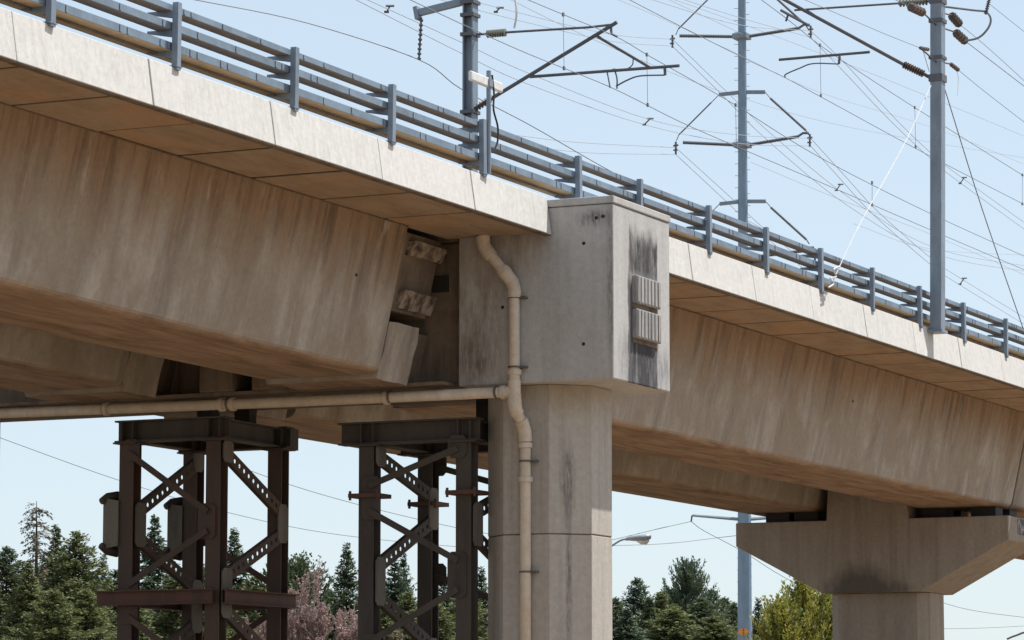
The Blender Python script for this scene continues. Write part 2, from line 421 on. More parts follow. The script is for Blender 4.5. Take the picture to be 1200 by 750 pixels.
# ------------------------------------------------------------------ viaduct spans
TF = 1.25                      # outer face of the fascia
Z_SOF = 11.26                  # underside of the overhanging planks
def girder_rings(stations, t_top0, t_top1, t_bot0, t_bot1):
    rings = []
    for s, zb in stations:
        c = .16; k = (t_bot0 - t_top0) / (Z_SOF - zb); ring = [(s, t_top0, Z_SOF)]
        for j in range(6):
            a = j / 5 * math.pi / 2
            ring.append((s, t_bot0 - k*c*(1 - math.sin(a)) + c*(1 - math.cos(a)), zb + c*(1 - math.sin(a))))
        for j in range(5, -1, -1):
            a = j / 5 * math.pi / 2
            ring.append((s, t_bot1 + k*c*(1 - math.sin(a)) - c*(1 - math.cos(a)), zb + c*(1 - math.sin(a))))
        ring.append((s, t_top1, Z_SOF)); rings.append(ring)
    return rings
G1 = (3.3, 7.12, 3.92, 6.5); G2 = (8.9, 12.6, 9.5, 11.95)

def make_span(label, s0, s1, stations, fascia_joints, z_top, plank_joints, dap0, dap1, name='viaduct_span'):
    root = thing(name, label, 'viaduct', (s0, 8.0, 0))
    for G in (G1, G2):
        mb = MB(); mb.loft(girder_rings(stations, *G)); gd = mb.build('box_girder', M['web'], root, bevel=.015)
        for flag, e0, e1 in ((dap0, s0 + .12, stations[0][0] + .02), (dap1, stations[-1][0] - .02, s1 - .12)):
            if not flag: continue
            a, b_, c, d = G; ins = .24
            k = lambda z: (Z_SOF - z) / 2.76
            def tl(z): return a + (c - a) * k(z)
            def tr(z): return b_ + (d - b_) * k(z)
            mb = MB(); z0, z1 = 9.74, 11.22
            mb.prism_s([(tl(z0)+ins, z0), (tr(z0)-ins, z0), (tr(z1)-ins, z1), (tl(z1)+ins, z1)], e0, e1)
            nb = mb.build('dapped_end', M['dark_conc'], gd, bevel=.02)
            lo, hi = (e1 - 1.35, e1) if flag == 1 else (e0, e0 + 1.35)
            for z0, z1 in ((10.80, 11.06), (9.80, 10.13)):
                mb = MB(); mb.prism_s([(tl(z0)+.15, z0), (tl(z0)+.5, z0), (tl(z1)+.5, z1), (tl(z1)+.07, z1)], lo, hi)
                roughen(mb.build('end_rib', M['rib_dirty'], gd), 4, .0055)
    mb = MB(); mb.box(s0 + .03, s1 - .03, TF + .22, 14.63, Z_SOF + .125, 11.52); mb.build('deck_slab', M['dark_conc'], root)
    # precast planks carried between the fascia and the girder web
    for i in range(len(plank_joints) - 1):
        a, b_ = plank_joints[i], plank_joints[i + 1]
        gap = .042 + .026 * random.random(); dz = .014 * random.random()
        mb = MB(); mb.box(a + gap, b_ - gap, TF + .16, 3.42, Z_SOF + dz, Z_SOF + .09); mb.build('soffit_plank', M['soffit'], root, bevel=.006)
        if i: mb = MB(); mb.box(a - .038, a + .038, TF + .17, 3.40, Z_SOF + .018, Z_SOF + .08); mb.build('joint_shade_strip', M['hole'], root)  # added dark strip paints the shade inside the open joint
    mb = MB(); mb.box(stations[0][0] + .01, stations[-1][0] - .01, 3.285, 3.33, Z_SOF - .022, Z_SOF - .001); mb.build('root_joint', M['dark_conc'], root)
    for t0, t1 in ((6.98, 9.02), (12.45, 14.62)):
        mb = MB(); mb.box(s0 + .05, s1 - .05, t0, t1, Z_SOF + .004, Z_SOF + .09); mb.build('inner_soffit', M['soffit'], root)
    for i in range(len(fascia_joints) - 1):
        a, b_ = fascia_joints[i], fascia_joints[i + 1]
        gp = .012 + .006 * random.random(); dy = random.uniform(-.008, .008)
        mb = MB()
        mb.prism_s([(TF+dy, Z_SOF-.03), (TF+.15+dy, Z_SOF-.03), (TF+.26+dy, z_top), (TF+.11+dy, z_top)], a + gp, b_ - gp)
        mb.build('fascia_panel', M['fascia'], root, bevel=.012)
        mb = MB(); mb.box(a + gp, b_ - gp, TF + .012 + dy, TF + .155 + dy, Z_SOF - .05, Z_SOF - .033); mb.build('drip_edge', M['dark_conc'], root)
    mb = MB(); mb.prism_s([(14.85, Z_SOF-.03), (14.7, Z_SOF-.03), (14.6, z_top), (14.75, z_top)], s0 + .03, s1 - .03)
    mb.build('far_fascia', M['fascia'], root)
    mb = MB(); mb.box(s0 + .04, s1 - .04, TF + .3, TF + .42, 11.53, 11.9); mb.build('ballast_kerb', M['fascia'], root)
    return root

fj = [-44.3, -40.6, -36.9, -33.2, -29.5, -25.8, -22.1, -18.37, -14.63, -10.84, -7.05, -3.38, -.03]
pj = [-17.85 + 2.48 * i for i in range(-10, 7)] + [-.06]
spans = []
spans.append(make_span('near left viaduct span with brown streaked girder web and pale fascia panels', -44.3, 0.0,
          [(-44.2, 8.68), (-16, 8.66), (-9, 8.55), (-2.02, 8.5)], fj, 11.97, pj, 0, 1))
fj = [2.83, 3.45] + [7.1 + 3.68 * i for i in range(9)] + [38.4]
pj = [2.85] + [5.2 + 2.38 * i for i in range(14)] + [38.4]
spans.append(make_span('right viaduct span between the square pier head and the hammerhead pier', 2.83, 38.45,
          [(4.9, 8.5), (38.4, 8.5)], fj, 12.03, pj, 2, 0))
fj = [38.5 + 3.68 * i for i in range(10)]
pj = [38.5 + 2.38 * i for i in range(15)]
make_span('farthest viaduct span running out of the picture beyond the hammerhead pier', 38.5, 71.6,
          [(38.55, 8.5), (71.5, 8.5)], fj, 12.03, pj, 0, 0)

# tie holes in the near girder webs
for x, y, sp in ((418, 322, 0), (1000, 470, 1)):
    p = on_t(x, y, 3.6); k = (Z_SOF - p.z) / 2.76; t = 3.3 + .62*k; p = on_t(x, y, t - .01)
    mb = MB(); mb.tube([(p.x, t - .01, p.z), (p.x, t + .03, p.z)], .03, 8); mb.build('tie_hole', M['hole'], spans[sp])
# ------------------------------------------------------------------ pier with the square head
pier = thing('bridge_pier', 'concrete pier with big square head, chamfered column and drainpipe on it', 'bridge pier', (1.4, 1.9, 0))
mb = MB(); mb.box(0, 2.8, 0, 3.24, 8.42, 11.76); head = mb.build('pier_head', M['head'], pier, bevel=.03)
mb = MB(); mb.box(-.02, 2.82, -.02, 3.26, 11.768, 11.91); mb.build('head_coping', M['head'], pier, bevel=.02)
def octagon(s0, s1, t0, t1, c):
    return [(s0+c,t0),(s1-c,t0),(s1,t0+c),(s1,t1-c),(s1-c,t1),(s0+c,t1),(s0,t1-c),(s0,t0+c)]
zl = 5.57
mb = MB(); mb.prism_z(octagon(.3, 2.49, .85, 3.04, .61), zl + .012, 8.415); mb.build('column_lift', M['column'], pier, bevel=.012)
mb = MB(); mb.prism_z(octagon(.312, 2.478, .862, 3.028, .61), zl - .02, zl + .02); mb.build('construction_joint', M['dark_conc'], pier)
mb = MB(); mb.prism_z(octagon(.3, 2.49, .85, 3.04, .61), -.5, zl - .012); mb.build('column_lift', M['column'], pier, bevel=.012)
mb = MB(); mb.box(.25, 2.55, 3.245, 17.1, 8.424, 11.25); mb.build('cap_beam', M['dark_conc'], pier, bevel=.03)
mb = MB(); mb.prism_z(octagon(.3, 2.49, 14.9, 17.09, .61), -.5, 8.42); mb.build('column_lift', M['column'], pier, bevel=.012)
mb = MB(); mb.box(.0, 2.8, 3.27, 14.6, 11.256, 11.9); mb.build('closure_slab', M['dark_conc'], pier)
mb = MB(); mb.box(-.45, .245, 3.35, 14.5, 8.43, 8.485); mb.build('cap_ledge', M['dark_conc'], pier)
for G in (G1, G2):
    for s0, s1 in ((-1.86, .245), (2.555, 4.7)):
        a, b_, c, d = G
        mb = MB()
        n0, n1 = (s0, s0 + 1.25) if s0 < 0 else (s1 - 1.25, s1)
        mb.prism_s([(c + .12, 8.43), (d - .1, 8.43), (d + .16, 9.5), (c - .16, 9.5)], n0, n1)
        roughen(mb.build('corbel', M['web'], pier), 3, .008)
        mb = MB(); mb.prism_s([(c + .34, 8.44), (d - .34, 8.44), (d - .1, 9.46), (c + .1, 9.46)], *((n1 + .004, s1) if s0 < 0 else (s0, n0 - .004))); mb.build('corbel_root', M['dark_conc'], pier)
        for t in (c + .35, d - .75):
            mb = MB(); mb.box(s0 + .5, s0 + 1.0, t, t + .45, 9.505, 9.73); mb.build('bearing', M['black'], pier)
for t in (6.72, 7.9):
    mb = MB(); mb.box(-.55, .245, t, t + .75, 8.49, 9.9); mb.build('seismic_stop', M['dark_conc'], pier, bevel=.02)
p = on_s(517, 333, .245)
mb = MB(); mb.box(.2, .247, p.y - .17, p.y + .17, p.z - .16, p.z + .16); mb.build('pocket', M['hole'], pier)
# tie holes and rust marks on the head's end face
for t, z in ((.60, 11.03), (.61, 9.11), (.34, 11.50), (.2, 11.52), (2.3, 9.9)):
    mb = MB(); mb.tube([(-.004, t, z), (.03, t, z)], .035, 10); mb.build('tie_hole', M['hole'], pier)
# two ribbed anchor blocks on the stained outer face
for z0, z1 in ((9.97, 10.50), (9.30, 9.86)):
    mb = MB(); mb.box(.92, 2.12, -.10, .01, z0, z1)
    blk = mb.build('anchor_block', M['rib'], pier, bevel=.015)
    for k in range(7):
        mb = MB(); ss = .95 + k * .168
        mb.box(ss, ss + .11, -.118, -.095, z0 + .02, z1 - .015); mb.build('rib', M['rib'], blk, bevel=.008)
    mb = MB(); mb.box(.90, 2.14, -.02, .01, z0 - .09, z0 - .005); mb.build('block_shadow_strip', M['dark_conc'], blk)  # dark strip drawn in as the shadow under the block

# drain pipe
pipe = thing('drain_pipe', 'beige plastic drainpipe running down the pier with a long horizontal branch', 'drainpipe', (.1, 1.94, 0))
pr = .105
pts = [(-.28, 2.60, 11.27), (-.28, 2.56, 11.05), (-.27, 2.47, 10.93), (-.22, 2.12, 10.5), (-.17, 2.02, 10.36), (-.15, 1.985, 10.2), (-.14, 1.985, 8.05), (-.10, 1.975, 7.9), (.09, 1.92, 7.65), (.16, 1.905, 7.5), (.17, 1.90, 7.3), (.17, 1.90, .1)]
mb = MB(); mb.tube(pts, pr, 20); mb.build('downpipe', M['pvc'], pipe, smooth=True)
mb = MB(); mb.tube([(-.14, 1.985, 8.25), (-.16, 5, 8.255), (-.18, 9, 8.275), (-.2, 13.6, 8.31), (-.2, 16, 8.33)], pr, 18); mb.build('branch_pipe', M['pvc'], pipe, smooth=True)
for seq in ([(-.28, 2.60, 11.25), (-.28, 2.56, 11.06), (-.27, 2.47, 10.93), (-.262, 2.41, 10.85)], [(-.232, 2.20, 10.60), (-.22, 2.12, 10.5), (-.17, 2.02, 10.36), (-.15, 1.985, 10.2), (-.149, 1.985, 10.05)],
            [(-.14, 1.985, 8.2), (-.14, 1.985, 8.05), (-.10, 1.975, 7.9), (-.05, 1.96, 7.84)], [(.03, 1.937, 7.73), (.09, 1.92, 7.65), (.16, 1.905, 7.5), (.17, 1.90, 7.32)]):
    mb = MB(); mb.tube(seq, pr + .026, 20); mb.build('elbow', M['pvc'], pipe)
mb = MB(); mb.tube([(-.14, 1.985, 8.47), (-.14, 1.985, 8.03)], pr + .015, 20); mb.tube([(-.14, 1.985, 8.25), (-.141, 2.26, 8.25)], pr + .015, 20); mb.build('tee_fitting', M['pvc'], pipe)
def collar(p, d, r=pr + .032, h=.09, mat='pvc'):
    p = Vector(p); d = Vector(d).normalized(); mb = MB(); mb.tube([p - d*h/2, p + d*h/2], r, 18); return mb.build('collar', M[mat], pipe)
for p, d in (((-.278, 2.585, 11.2), (0, .1, 1)), ((-.27, 2.48, 10.94), (0, 1, 1.1)), ((-.225, 2.15, 10.54), (0, 1, 1.2)), ((-.15, 1.985, 10.14), (0, 0, 1)), ((-.14, 1.985, 8.62), (0, 0, 1)), ((-.14, 1.985, 8.06), (0, 0, 1)),
             ((.17, 1.9, 7.25), (0, 0, 1)), ((.17, 1.9, 6.6), (0, 0, 1)), ((-.14, 2.2, 8.25), (0, 1, 0)), ((-.15, 4.7, 8.25), (0, 1, 0)), ((-.165, 8.1, 8.27), (0, 1, 0)), ((-.165, 8.35, 8.27), (0, 1, 0)), ((-.19, 11.0, 8.295), (0, 1, 0))):
    collar(p, d)
for z in (10.05, 8.72, 6.95, 4.85): 
    x = -.14 if z > 8 else .17; t = 1.985 if z > 8 else 1.90
    collar((x, t, z), (0, 0, 1), pr + .02, .035, 'pvc_band')
    mb = MB(); mb.box(x - .02, x + .18, t - pr - .12, t - pr + .02, z - .02, z + .02); mb.build('clamp', M['pvc_band'], pipe)
for t in (2.35, 4.62, 8.2, 11.05): collar((-.15 - t*.0035, t, 8.252 + t*.004), (0, 1, 0), pr + .022, .03, 'pvc_band')

# ------------------------------------------------------------------ hammerhead pier
p2 = thing('bridge_pier', 'hammerhead concrete pier at right with flared cap under the deck', 'bridge pier', (38.5, 7.8, 0))
mb = MB(); mb.prism_s([(3.57, 8.2), (6.6, 8.2), (6.98, 11.2), (9.0, 11.2), (9.15, 8.2), (12.03, 8.2), (12.03, 7.5), (9.32, 6.06), (6.24, 6.06), (3.57, 7.5)], 37.0, 40.0); mb.build('hammerhead_cap', M['column2'], p2, bevel=.03)
mb = MB(); mb.prism_z(octagon(37.55, 39.45, 6.25, 9.3, .3), -.5, 6.05); mb.build('column', M['column2'], p2, bevel=.015)
for t in (4.1, 5.6, 9.6, 10.5):
    mb = MB(); mb.box(37.5, 38.2, t, t + .75, 8.205, 8.495); mb.build('bearing', M['black'], p2)
    mb = MB(); mb.box(38.9, 39.6, t, t + .75, 8.205, 8.495); mb.build('bearing', M['black'], p2)
mb = MB(); mb.box(37.9, 39.2, 3.55, 3.6, 7.7, 8.15); mb.build('stained_strip', M['stain'], p2)

# ------------------------------------------------------------------ cable tray rack along the parapet
rack = thing('cable_tray_rack', 'three tier galvanised cable tray rack standing along the parapet edge', 'cable tray', (0, 1.45, 11.9))
post_s = [-35.0, -31.4, -27.9, -24.4, -20.9, -17.37, -13.82, -10.04, -6.53, -2.85, 1.47, 4.5, 8.26, 11.67, 15.21, 18.8, 22.44, 26.01, 29.71, 33.3, 36.9, 40.5, 44.1, 47.7, 51.3]
tiers = [(12.87, .095, .24), (12.57, .118, .25), (12.245, .125, .50)]
mb = MB(); mb.prism_z([(-.06,-.05),(.06,-.05),(.06,.05),(.045,.05),(.045,-.035),(-.045,-.035),(-.045,.05),(-.06,.05)], 0, 1.06)
post0 = mb.build('post', M['galv'], None)
mb = MB()
mb.prism_s([(.04, .0), (.50, .0), (.50, -.035), (.04, -.12)], -.035, .035)
arm0 = mb.build('bracket_arm', M['galv'], None)
first = True
for s in post_s:
    loc = Vector((s, TF + .10, 11.93)) - parent_loc(rack)
    if first: post0.parent = rack; post0.location = loc; po = post0
    else: po = put(post0, 'post', loc, rack)
    po.rotation_euler = (random.uniform(-.012, .012), random.uniform(-.012, .012), random.uniform(-.06, .06))
    if first: mb = MB(); mb.box(-.1, .1, -.06, .1, .045, .062); bp0 = mb.build('base_plate', M['galv'], None); bp0.parent = po
    else: put(bp0, 'base_plate', (0, 0, 0), po)
    for z, h, w in tiers:
        al = Vector((0, 0, z - .004 - 11.93))
        if first and z == tiers[0][0]: arm0.parent = po; arm0.location = al
        else: put(arm0, 'bracket_arm', al, po)
    first = False
for z, h, w in tiers:
    t0 = TF + .175
    mb = MB()
    mb.prism_s([(t0, z), (t0 + w, z), (t0 + w, z + h), (t0 + w - .015, z + h), (t0 + w - .015, z + .012), (t0 + .012, z + .012), (t0 + .012, z + h - .012), (t0 + .03, z + h - .012), (t0 + .03, z + h), (t0, z + h)], -36, 52)
    tr = mb.build('cable_tray', M['tray'], rack)
    mb = MB(); s = -35.3 + random.random()
    while s < 51:
        mb.box(s, s + .05, t0 - .014, t0 - .001, z + .01, z + h - .006)
        if random.random() < .4: mb.box(s + .22, s + .27, t0 - .014, t0 - .001, z + .012, z + h - .01)
        s += random.uniform(.9, 1.5)
    mb2 = MB(); mb2.box(-36, 52, t0 + .004, t0 + w - .004, z - .008, z - .003); mb2.build('bounce_tint_sheet', M['ochre' if z < 12.4 else 'bounce_tint'], tr)  # added sheet under each tray, carries the painted bounce light
    sp = mb.build('splice_plate', M['galv'], tr)
    sp['kind'] = 'stuff'
    if z == tiers[2][0]:
        mb = MB(); mb.tube([(-36, t0 + w*.5, z - .028), (52, t0 + w*.5, z - .028)], .02, 6); mb.build('cable', M['dark_conc'], tr)

# ------------------------------------------------------------------ white luminaire on its stub pole
lum = thing('walkway_light', 'long white luminaire on a stub pole above the cable trays', 'light fixture', (-2.75, 1.30, 12.9))
mb = MB(); mb.tube([(-2.72, 1.30, 12.0), (-2.72, 1.30, 13.92)], .045, 10); mb.build('stub_pole', M['galv'], lum)
mb = MB(); mb.box(-3.5, -2.15, 1.27, 1.35, 13.60, 13.79); mb.build('diffuser', M['white'], lum, bevel=.03)
mb = MB(); mb.box(-2.80, -2.64, 1.24, 1.30, 13.62, 13.76); mb.build('mounting_clamp', M['galv'], lum)
mb = MB(); mb.tube(smooth_path([(-2.66, 1.26, 13.85), (-2.62, 1.24, 13.5), (-2.66, 1.23, 13.2), (-2.5, 1.22, 12.9), (-2.52, 1.22, 12.6), (-2.66, 1.26, 12.4)]), .02, 6); mb.build('cable', M['black'], lum)

# ------------------------------------------------------------------ catenary poles
S1 = 10.45
cp = thing('catenary_pole', 'steel catenary mast behind the trays with an arm and hanging insulator on its left', 'catenary mast', (S1, 8.05, 11.5))
mb = MB(); mb.hbeam((S1, 8.05, 11.5), (S1, 8.05, 21.5), .28, .26, .03, .03, (0, 1, 0)); mb.build('mast', M['galv'], cp)
for z in (18.15, 18.45, 17.70, 15.9):
    mb = MB(); mb.box(S1 - .19, S1 + .19, 7.88, 8.22, z - .04, z + .04); mb.build('collar', M['arm'], cp)
mb = MB(); mb.bar((S1, 8.2, 18.5), (S1, 9.42, 18.33), .14, .15); mb.bar((S1, 9.35, 18.34), (S1, 9.45, 18.32), .2, .3); mb.build('feeder_arm', M['galv'], cp)
mb = MB(); mb.ribbed((S1, 9.30, 18.22), (S1, 9.36, 17.22), .025, .05, 9); mb.build('insulator', M['ins_grey'], cp)
def P1(x, y): return on_s(x, y, S1)
mb = MB(); mb.tube([P1(556, 40), P1(572, 40)], .03, 6); mb.tube([P1(592, 38), P1(690, 32), P1(716, 29)], .028, 6); mb.build('top_tie', M['arm'], cp)
mb = MB(); mb.ribbed(P1(570, 40), P1(593, 38), .05, .095, 8); mb.build('insulator', M['ins_olive'], cp)
mb = MB(); mb.tube([P1(575, 116), P1(723, 26)], .046, 8); mb.build('strut', M['arm'], cp)
mb = MB(); mb.ribbed(P1(556, 128), P1(578, 114), .05, .085, 7); mb.build('insulator', M['ins'], cp)
mb = MB(); mb.tube([P1(621, 90), P1(796, 77)], .036, 8); mb.build('registration_arm', M['arm'], cp)
mb = MB(); mb.tube([P1(699, 42), P1(762, 79)], .036, 8); mb.build('brace', M['arm'], cp)
mb = MB(); mb.tube([P1(779, 79), P1(779.5, 88)], .035, 6); mb.tube(smooth_path([P1(779, 88), P1(750, 89), P1(735, 94), P1(722, 101)]), .018, 6); mb.build('steady_arm', M['arm'], cp)
for pts, r in (([P1(711, 82), P1(713, 92), P1(715, 103)], .016), ([P1(720, 81), P1(723, 92), P1(723, 104)], .018), ([P1(742, 66), P1(741, 76), P1(733, 81), P1(718, 81)], .014), ([P1(716, 30), P1(717, 39), P1(723, 43)], .03)):
    mb = MB(); mb.tube(smooth_path(pts), r, 5); mb.build('clamp', M['arm'], cp)

S3 = 23.2
c3 = thing('catenary_pole', 'tall steel catenary mast at right, standing at the parapet in front of trays', 'catenary mast', (S3, 1.12, 11.9))
def lean3(z): return 1.15 - .0165 * (z - 11.92)      # the mast leans slightly outwards
mb = MB(); mb.loft([[(S3 + a, lean3(z) + b, z) for a, b in ((-.17, -.15), (.17, -.15), (.17, .15), (-.17, .15))] for z in (11.92, 22.0)]); mb.build('mast', M['galv'], c3, bevel=.02)
mb = MB(); mb.box(S3 - .24, S3 + .24, .96, 1.36, 11.88, 11.95); mb.build('base_plate', M['galv'], c3)
def P3(x, y): return on_s(x, y, S3)
for y, h in ((25, .05), (68, .04), (92, .09), (2, .06)):
    z = P3(1100, y).z
    mb = MB(); mb.box(S3 - .2, S3 + .2, lean3(z) - .18, lean3(z) + .18, z - h, z + h); mb.build('collar', M['arm'], c3)
mb = MB(); mb.tube([P3(1060, 76), P3(880, -22)], .05, 8); mb.build('strut', M['arm'], c3)
mb = MB(); mb.ribbed(P3(1083, 87), P3(1059, 75.5), .05, .10, 9); mb.tube([P3(1095, 94), P3(1083, 87)], .05, 6); mb.build('insulator', M['ins'], c3)
mb = MB(); mb.tube([P3(948, 30), P3(915, 12)], .04, 6); mb.tube([P3(924, 16), P3(921, 25)], .03, 5); mb.build('branch', M['arm'], c3)
mb = MB(); mb.tube([P3(913, 70), P3(1019, 61)], .036, 8); mb.build('registration_arm', M['arm'], c3)
mb = MB(); mb.tube([P3(984, 66), P3(983, 75)], .035, 6); mb.tube(smooth_path([P3(983, 75), P3(953, 74.5), P3(937, 80), P3(921, 87), P3(920, 91)]), .018, 6); mb.build('steady_arm', M['arm'], c3)
mb = MB(); mb.tube([P3(931, 12), P3(1052, 4)], .028, 6); mb.tube([P3(1086, 1.5), P3(1095, 1)], .03, 6); mb.build('top_tie', M['arm'], c3)
mb = MB(); mb.ribbed(P3(1053, 4), P3(1087, 1.5), .05, .1, 9); mb.build('insulator', M['ins_olive'], c3)
tpl = 1.03
for a, b_, r in (((1082, 15), (1067, 8), .12), ((1115, 18), (1124, 28), .12), ((1120, 38), (1131, 48), .12), ((1114, 75), (1123, 82), .06), ((1078, 56), (1088, 58), .05)):
    mb = MB(); pa = on_t(*a, tpl - .05); pb = on_t(*b_, tpl - .05); mb.ribbed(pa, pb, r*.7, r, 4); 
    q = Vector((S3, tpl, pa.z - .1)); mb.tube([q, pa], .022, 5); mb.build('strain_insulator', M['ins'], c3)
mb = MB(); mb.tube(smooth_path([P3(1131, 48), P3(1147, 44), P3(1158, 33), P3(1161, 22), P3(1155, 14), P3(1140, 12), P3(1108, 8)]), .028, 6); mb.build('jumper_loop', M['wire'], c3)
mb = MB(); mb.ribbed(P3(1155, 17), P3(1160, -4), .03, .055, 8); mb.build('insulator', M['ins_grey'], c3)
mb = MB(); mb.tube(smooth_path([on_t(1082, 60, 1.0), on_t(1086, 74, 1.0), on_t(1089, 84, 1.0)]), .008, 5); mb.build('earth_lead', M['wire'], c3)

# ------------------------------------------------------------------ transmission monopole behind the viaduct
DM = 160.0
tm = thing('transmission_pole', 'tall tapered grey steel transmission pole with insulator arms behind the viaduct', 'transmission pole', at(872, 873, DM) - Vector((0, 0, 1.6)))
b0 = parent_loc(tm)
top = at(869, -60, DM)
def PM(x, y): return at(x, y, DM)
axis_x = lambda y: 869.0 + 4.0 * (y / 750)
mb = MB(); mb.tube([(b0.x, b0.y, 0), PM(873, 750), PM(871, 330), PM(870, 120), PM(869, -90)], [.37, .345, .25, .205, .165], 12); mb.build('shaft', M['galv_pale'], tm, smooth=False)
mb = MB()
for k in range(120):
    y = -60 + k * 7; p = PM(axis_x(y), y); sgn = 1 if k % 2 else -1
    mb.bar(p + RT*(sgn*.1), p + RT*(sgn*.36), .02, .02)
o = mb.build('step_bolt', M['galv'], tm); o['kind'] = 'stuff'
lv = [(43, 790, 945, 42, 31), (170, 794, 944, 167, 158), (302, 792, 950, 300, 292)]
for y0, xl, xr, yl, yr in lv:
    xc = axis_x(y0); p = PM(xc, y0)
    mb = MB(); mb.box(p.x - .35, p.x + .35, p.y - .35, p.y + .35, p.z - .12, p.z + .12); mb.build('collar', M['galv'], tm)
    mb = MB(); mb.ribbed(PM(xc - 6, y0), PM(xl + 6, yl), .07, .092, 34, 6); mb.build('post_insulator', M['ins_grey'], tm)
    mb = MB(); mb.ribbed(PM(xc + 6, y0), PM(xr - 8, yr + 2), .07, .092, 34, 6); mb.tube([PM(xr - 9, yr + 2), PM(xr - 3, yr - 2), PM(xr + 4, yr - 2)], .06, 6); mb.build('post_insulator', M['ins_grey'], tm)
    for x, y in ((xl - 2, yl), (xr + 5, yr)):
        mb = MB(); mb.tube([PM(x - 3, y + 4), PM(x + 3, y + 3)], .05, 5); mb.tube([PM(x, y - 1), PM(x, y + 14)], .05, 5); mb.tube([PM(x - 3, y + 9), PM(x + 2, y + 9)], .04, 5); mb.build('yoke', M['arm'], tm)
for y0, dl in ((-16, True), (108, True), (236, True)):
    xc = axis_x(y0)
    mb = MB(); mb.bar(PM(xc - 27, y0 + 3), PM(xc, y0), .14, .16); mb.bar(PM(xc, y0), PM(xc + 27, y0), .14, .16); mb.build('short_arm', M['galv'], tm)
    mb = MB(); mb.ribbed(PM(xc - 36, y0 + 12), PM(xc - 74, y0 + 50), .03, .04, 34, 6); mb.tube([PM(xc - 27, y0 + 3), PM(xc - 36, y0 + 12)], .02, 5); mb.tube([PM(xc - 74, y0 + 50), PM(xc - 77, y0 + 57)], .02, 5); mb.build('brace_insulator', M['ins_grey'], tm)
    mb = MB(); mb.ribbed(PM(xc + 33, y0 + 7), PM(xc + 75, y0 + 45), .05, .065, 34, 6); mb.tube([PM(xc + 27, y0), PM(xc + 33, y0 + 7)], .02, 5); mb.tube([PM(xc + 75, y0 + 45), PM(xc + 78, y0 + 50)], .03, 5); mb.build('brace_insulator', M['ins_grey'], tm)
mb = MB(); mb.tube([PM(872, 609), PM(811, 604)], [.09, .06], 6); mb.tube([PM(872, 609), PM(940, 604)], [.09, .06], 6); mb.build('lower_arm', M['galv'], tm)
mb = MB(); mb.tube([PM(811, 604), PM(810, 611)], .04, 5); mb.build('yoke', M['arm'], tm)
# warning diamond on the shaft
q = PM(870.5, 741) - Vector((FW.x, FW.y, 0)).normalized() * .40
fx = RT; fz = Vector((0, 0, 1)); nn = -Vector((FW.x, FW.y, 0)).normalized()
sg = thing('warning_sign', 'small orange warning sign with black exclamation mark on the steel pole', 'sign', q)
def plate(pts2, off, mat, nm, par):
    mb = MB(); mb.loft([[q + fx*x + fz*z + nn*off for x, z in pts2], [q + fx*x + fz*z + nn*(off + .008) for x, z in pts2]]); return mb.build(nm, mat, par)
plate([(-.27, .02), (-.13, .17), (.13, .17), (.27, .02), (.13, -.15), (-.13, -.15)], 0, M['orange'], 'plate', sg)
plate([(-.03, .12), (.03, .12), (.02, -.03), (-.02, -.03)], .01, M['black'], 'exclamation_mark', sg)
plate([(-.025, -.06), (.025, -.06), (.025, -.11), (-.025, -.11)], .01, M['black'], 'exclamation_dot', sg)

# ------------------------------------------------------------------ overhead wires
def wire(pts, r, label, name='overhead_wire', mat='wire', cat='wire', group='overhead wires'):
    mb = MB(); mb.tube(smooth_path(pts), r*.75, 5); o = mb.build(name, M[mat], None)
    return tag(o, label, cat, group)
def wt(px, t): return [on_t(x, y, t) for x, y in px]
def wd(px): return [at(x, y, d) for x, y, d in px]
# contact and messenger pair at the first mast
TA = 4.6
def pair(label, cpx, mpx, drops, t):
    base = on_t(*cpx[0], t)
    root = thing('contact_line', label, 'wire', base, 'overhead wires')
    mb = MB(); mb.tube(smooth_path(wt(cpx, t)), .0095, 5); mb.build('contact_wire', M['wire'], root)
    mb = MB(); mb.tube(smooth_path(wt(mpx, t)), .0095, 5); mb.build('messenger_wire', M['wire'], root)
    for (x0, y0), (x1, y1) in drops:
        mb = MB(); mb.tube([on_t(x0, y0, t), on_t(x1, y1, t)], .006, 4)
        for x, y in ((x0, y0), (x1, y1)):
            p = on_t(x, y, t); mb.box(p.x - .03, p.x + .03, p.y - .02, p.y + .02, p.z - .04, p.z + .04)
        mb.build('dropper', M['wire'], root)
    return root
pair('contact wire pair with droppers held by the middle mast', [(430, -24), (600, 55), (715, 102), (797, 142.7), (880, 179), (960, 213), (1092, 270), (1240, 333)],
     [(600, -8), (660, 17), (722, 43), (758, 64), (797, 86), (860, 122), (960, 184), (1092, 251), (1240, 318)], [((660, 17), (661, 80)), ((758, 64), (759, 123)), ((862, 123), (863, 171)), ((1022, 214), (1022, 240))], TA)
pair('higher contact wire pair with droppers passing the tall right mast', [(700, -20), (800, 32), (880, 72), (920, 91), (974, 120), (1092, 184), (1240, 260)],
     [(860, -24), (922, 22), (961, 53), (1010, 86), (1072, 126), (1198, 205), (1240, 230)], [((961, 53), (962, 112)), ((1072, 126), (1073, 172)), ((1198, 205), (1198, 239))], 5.16)
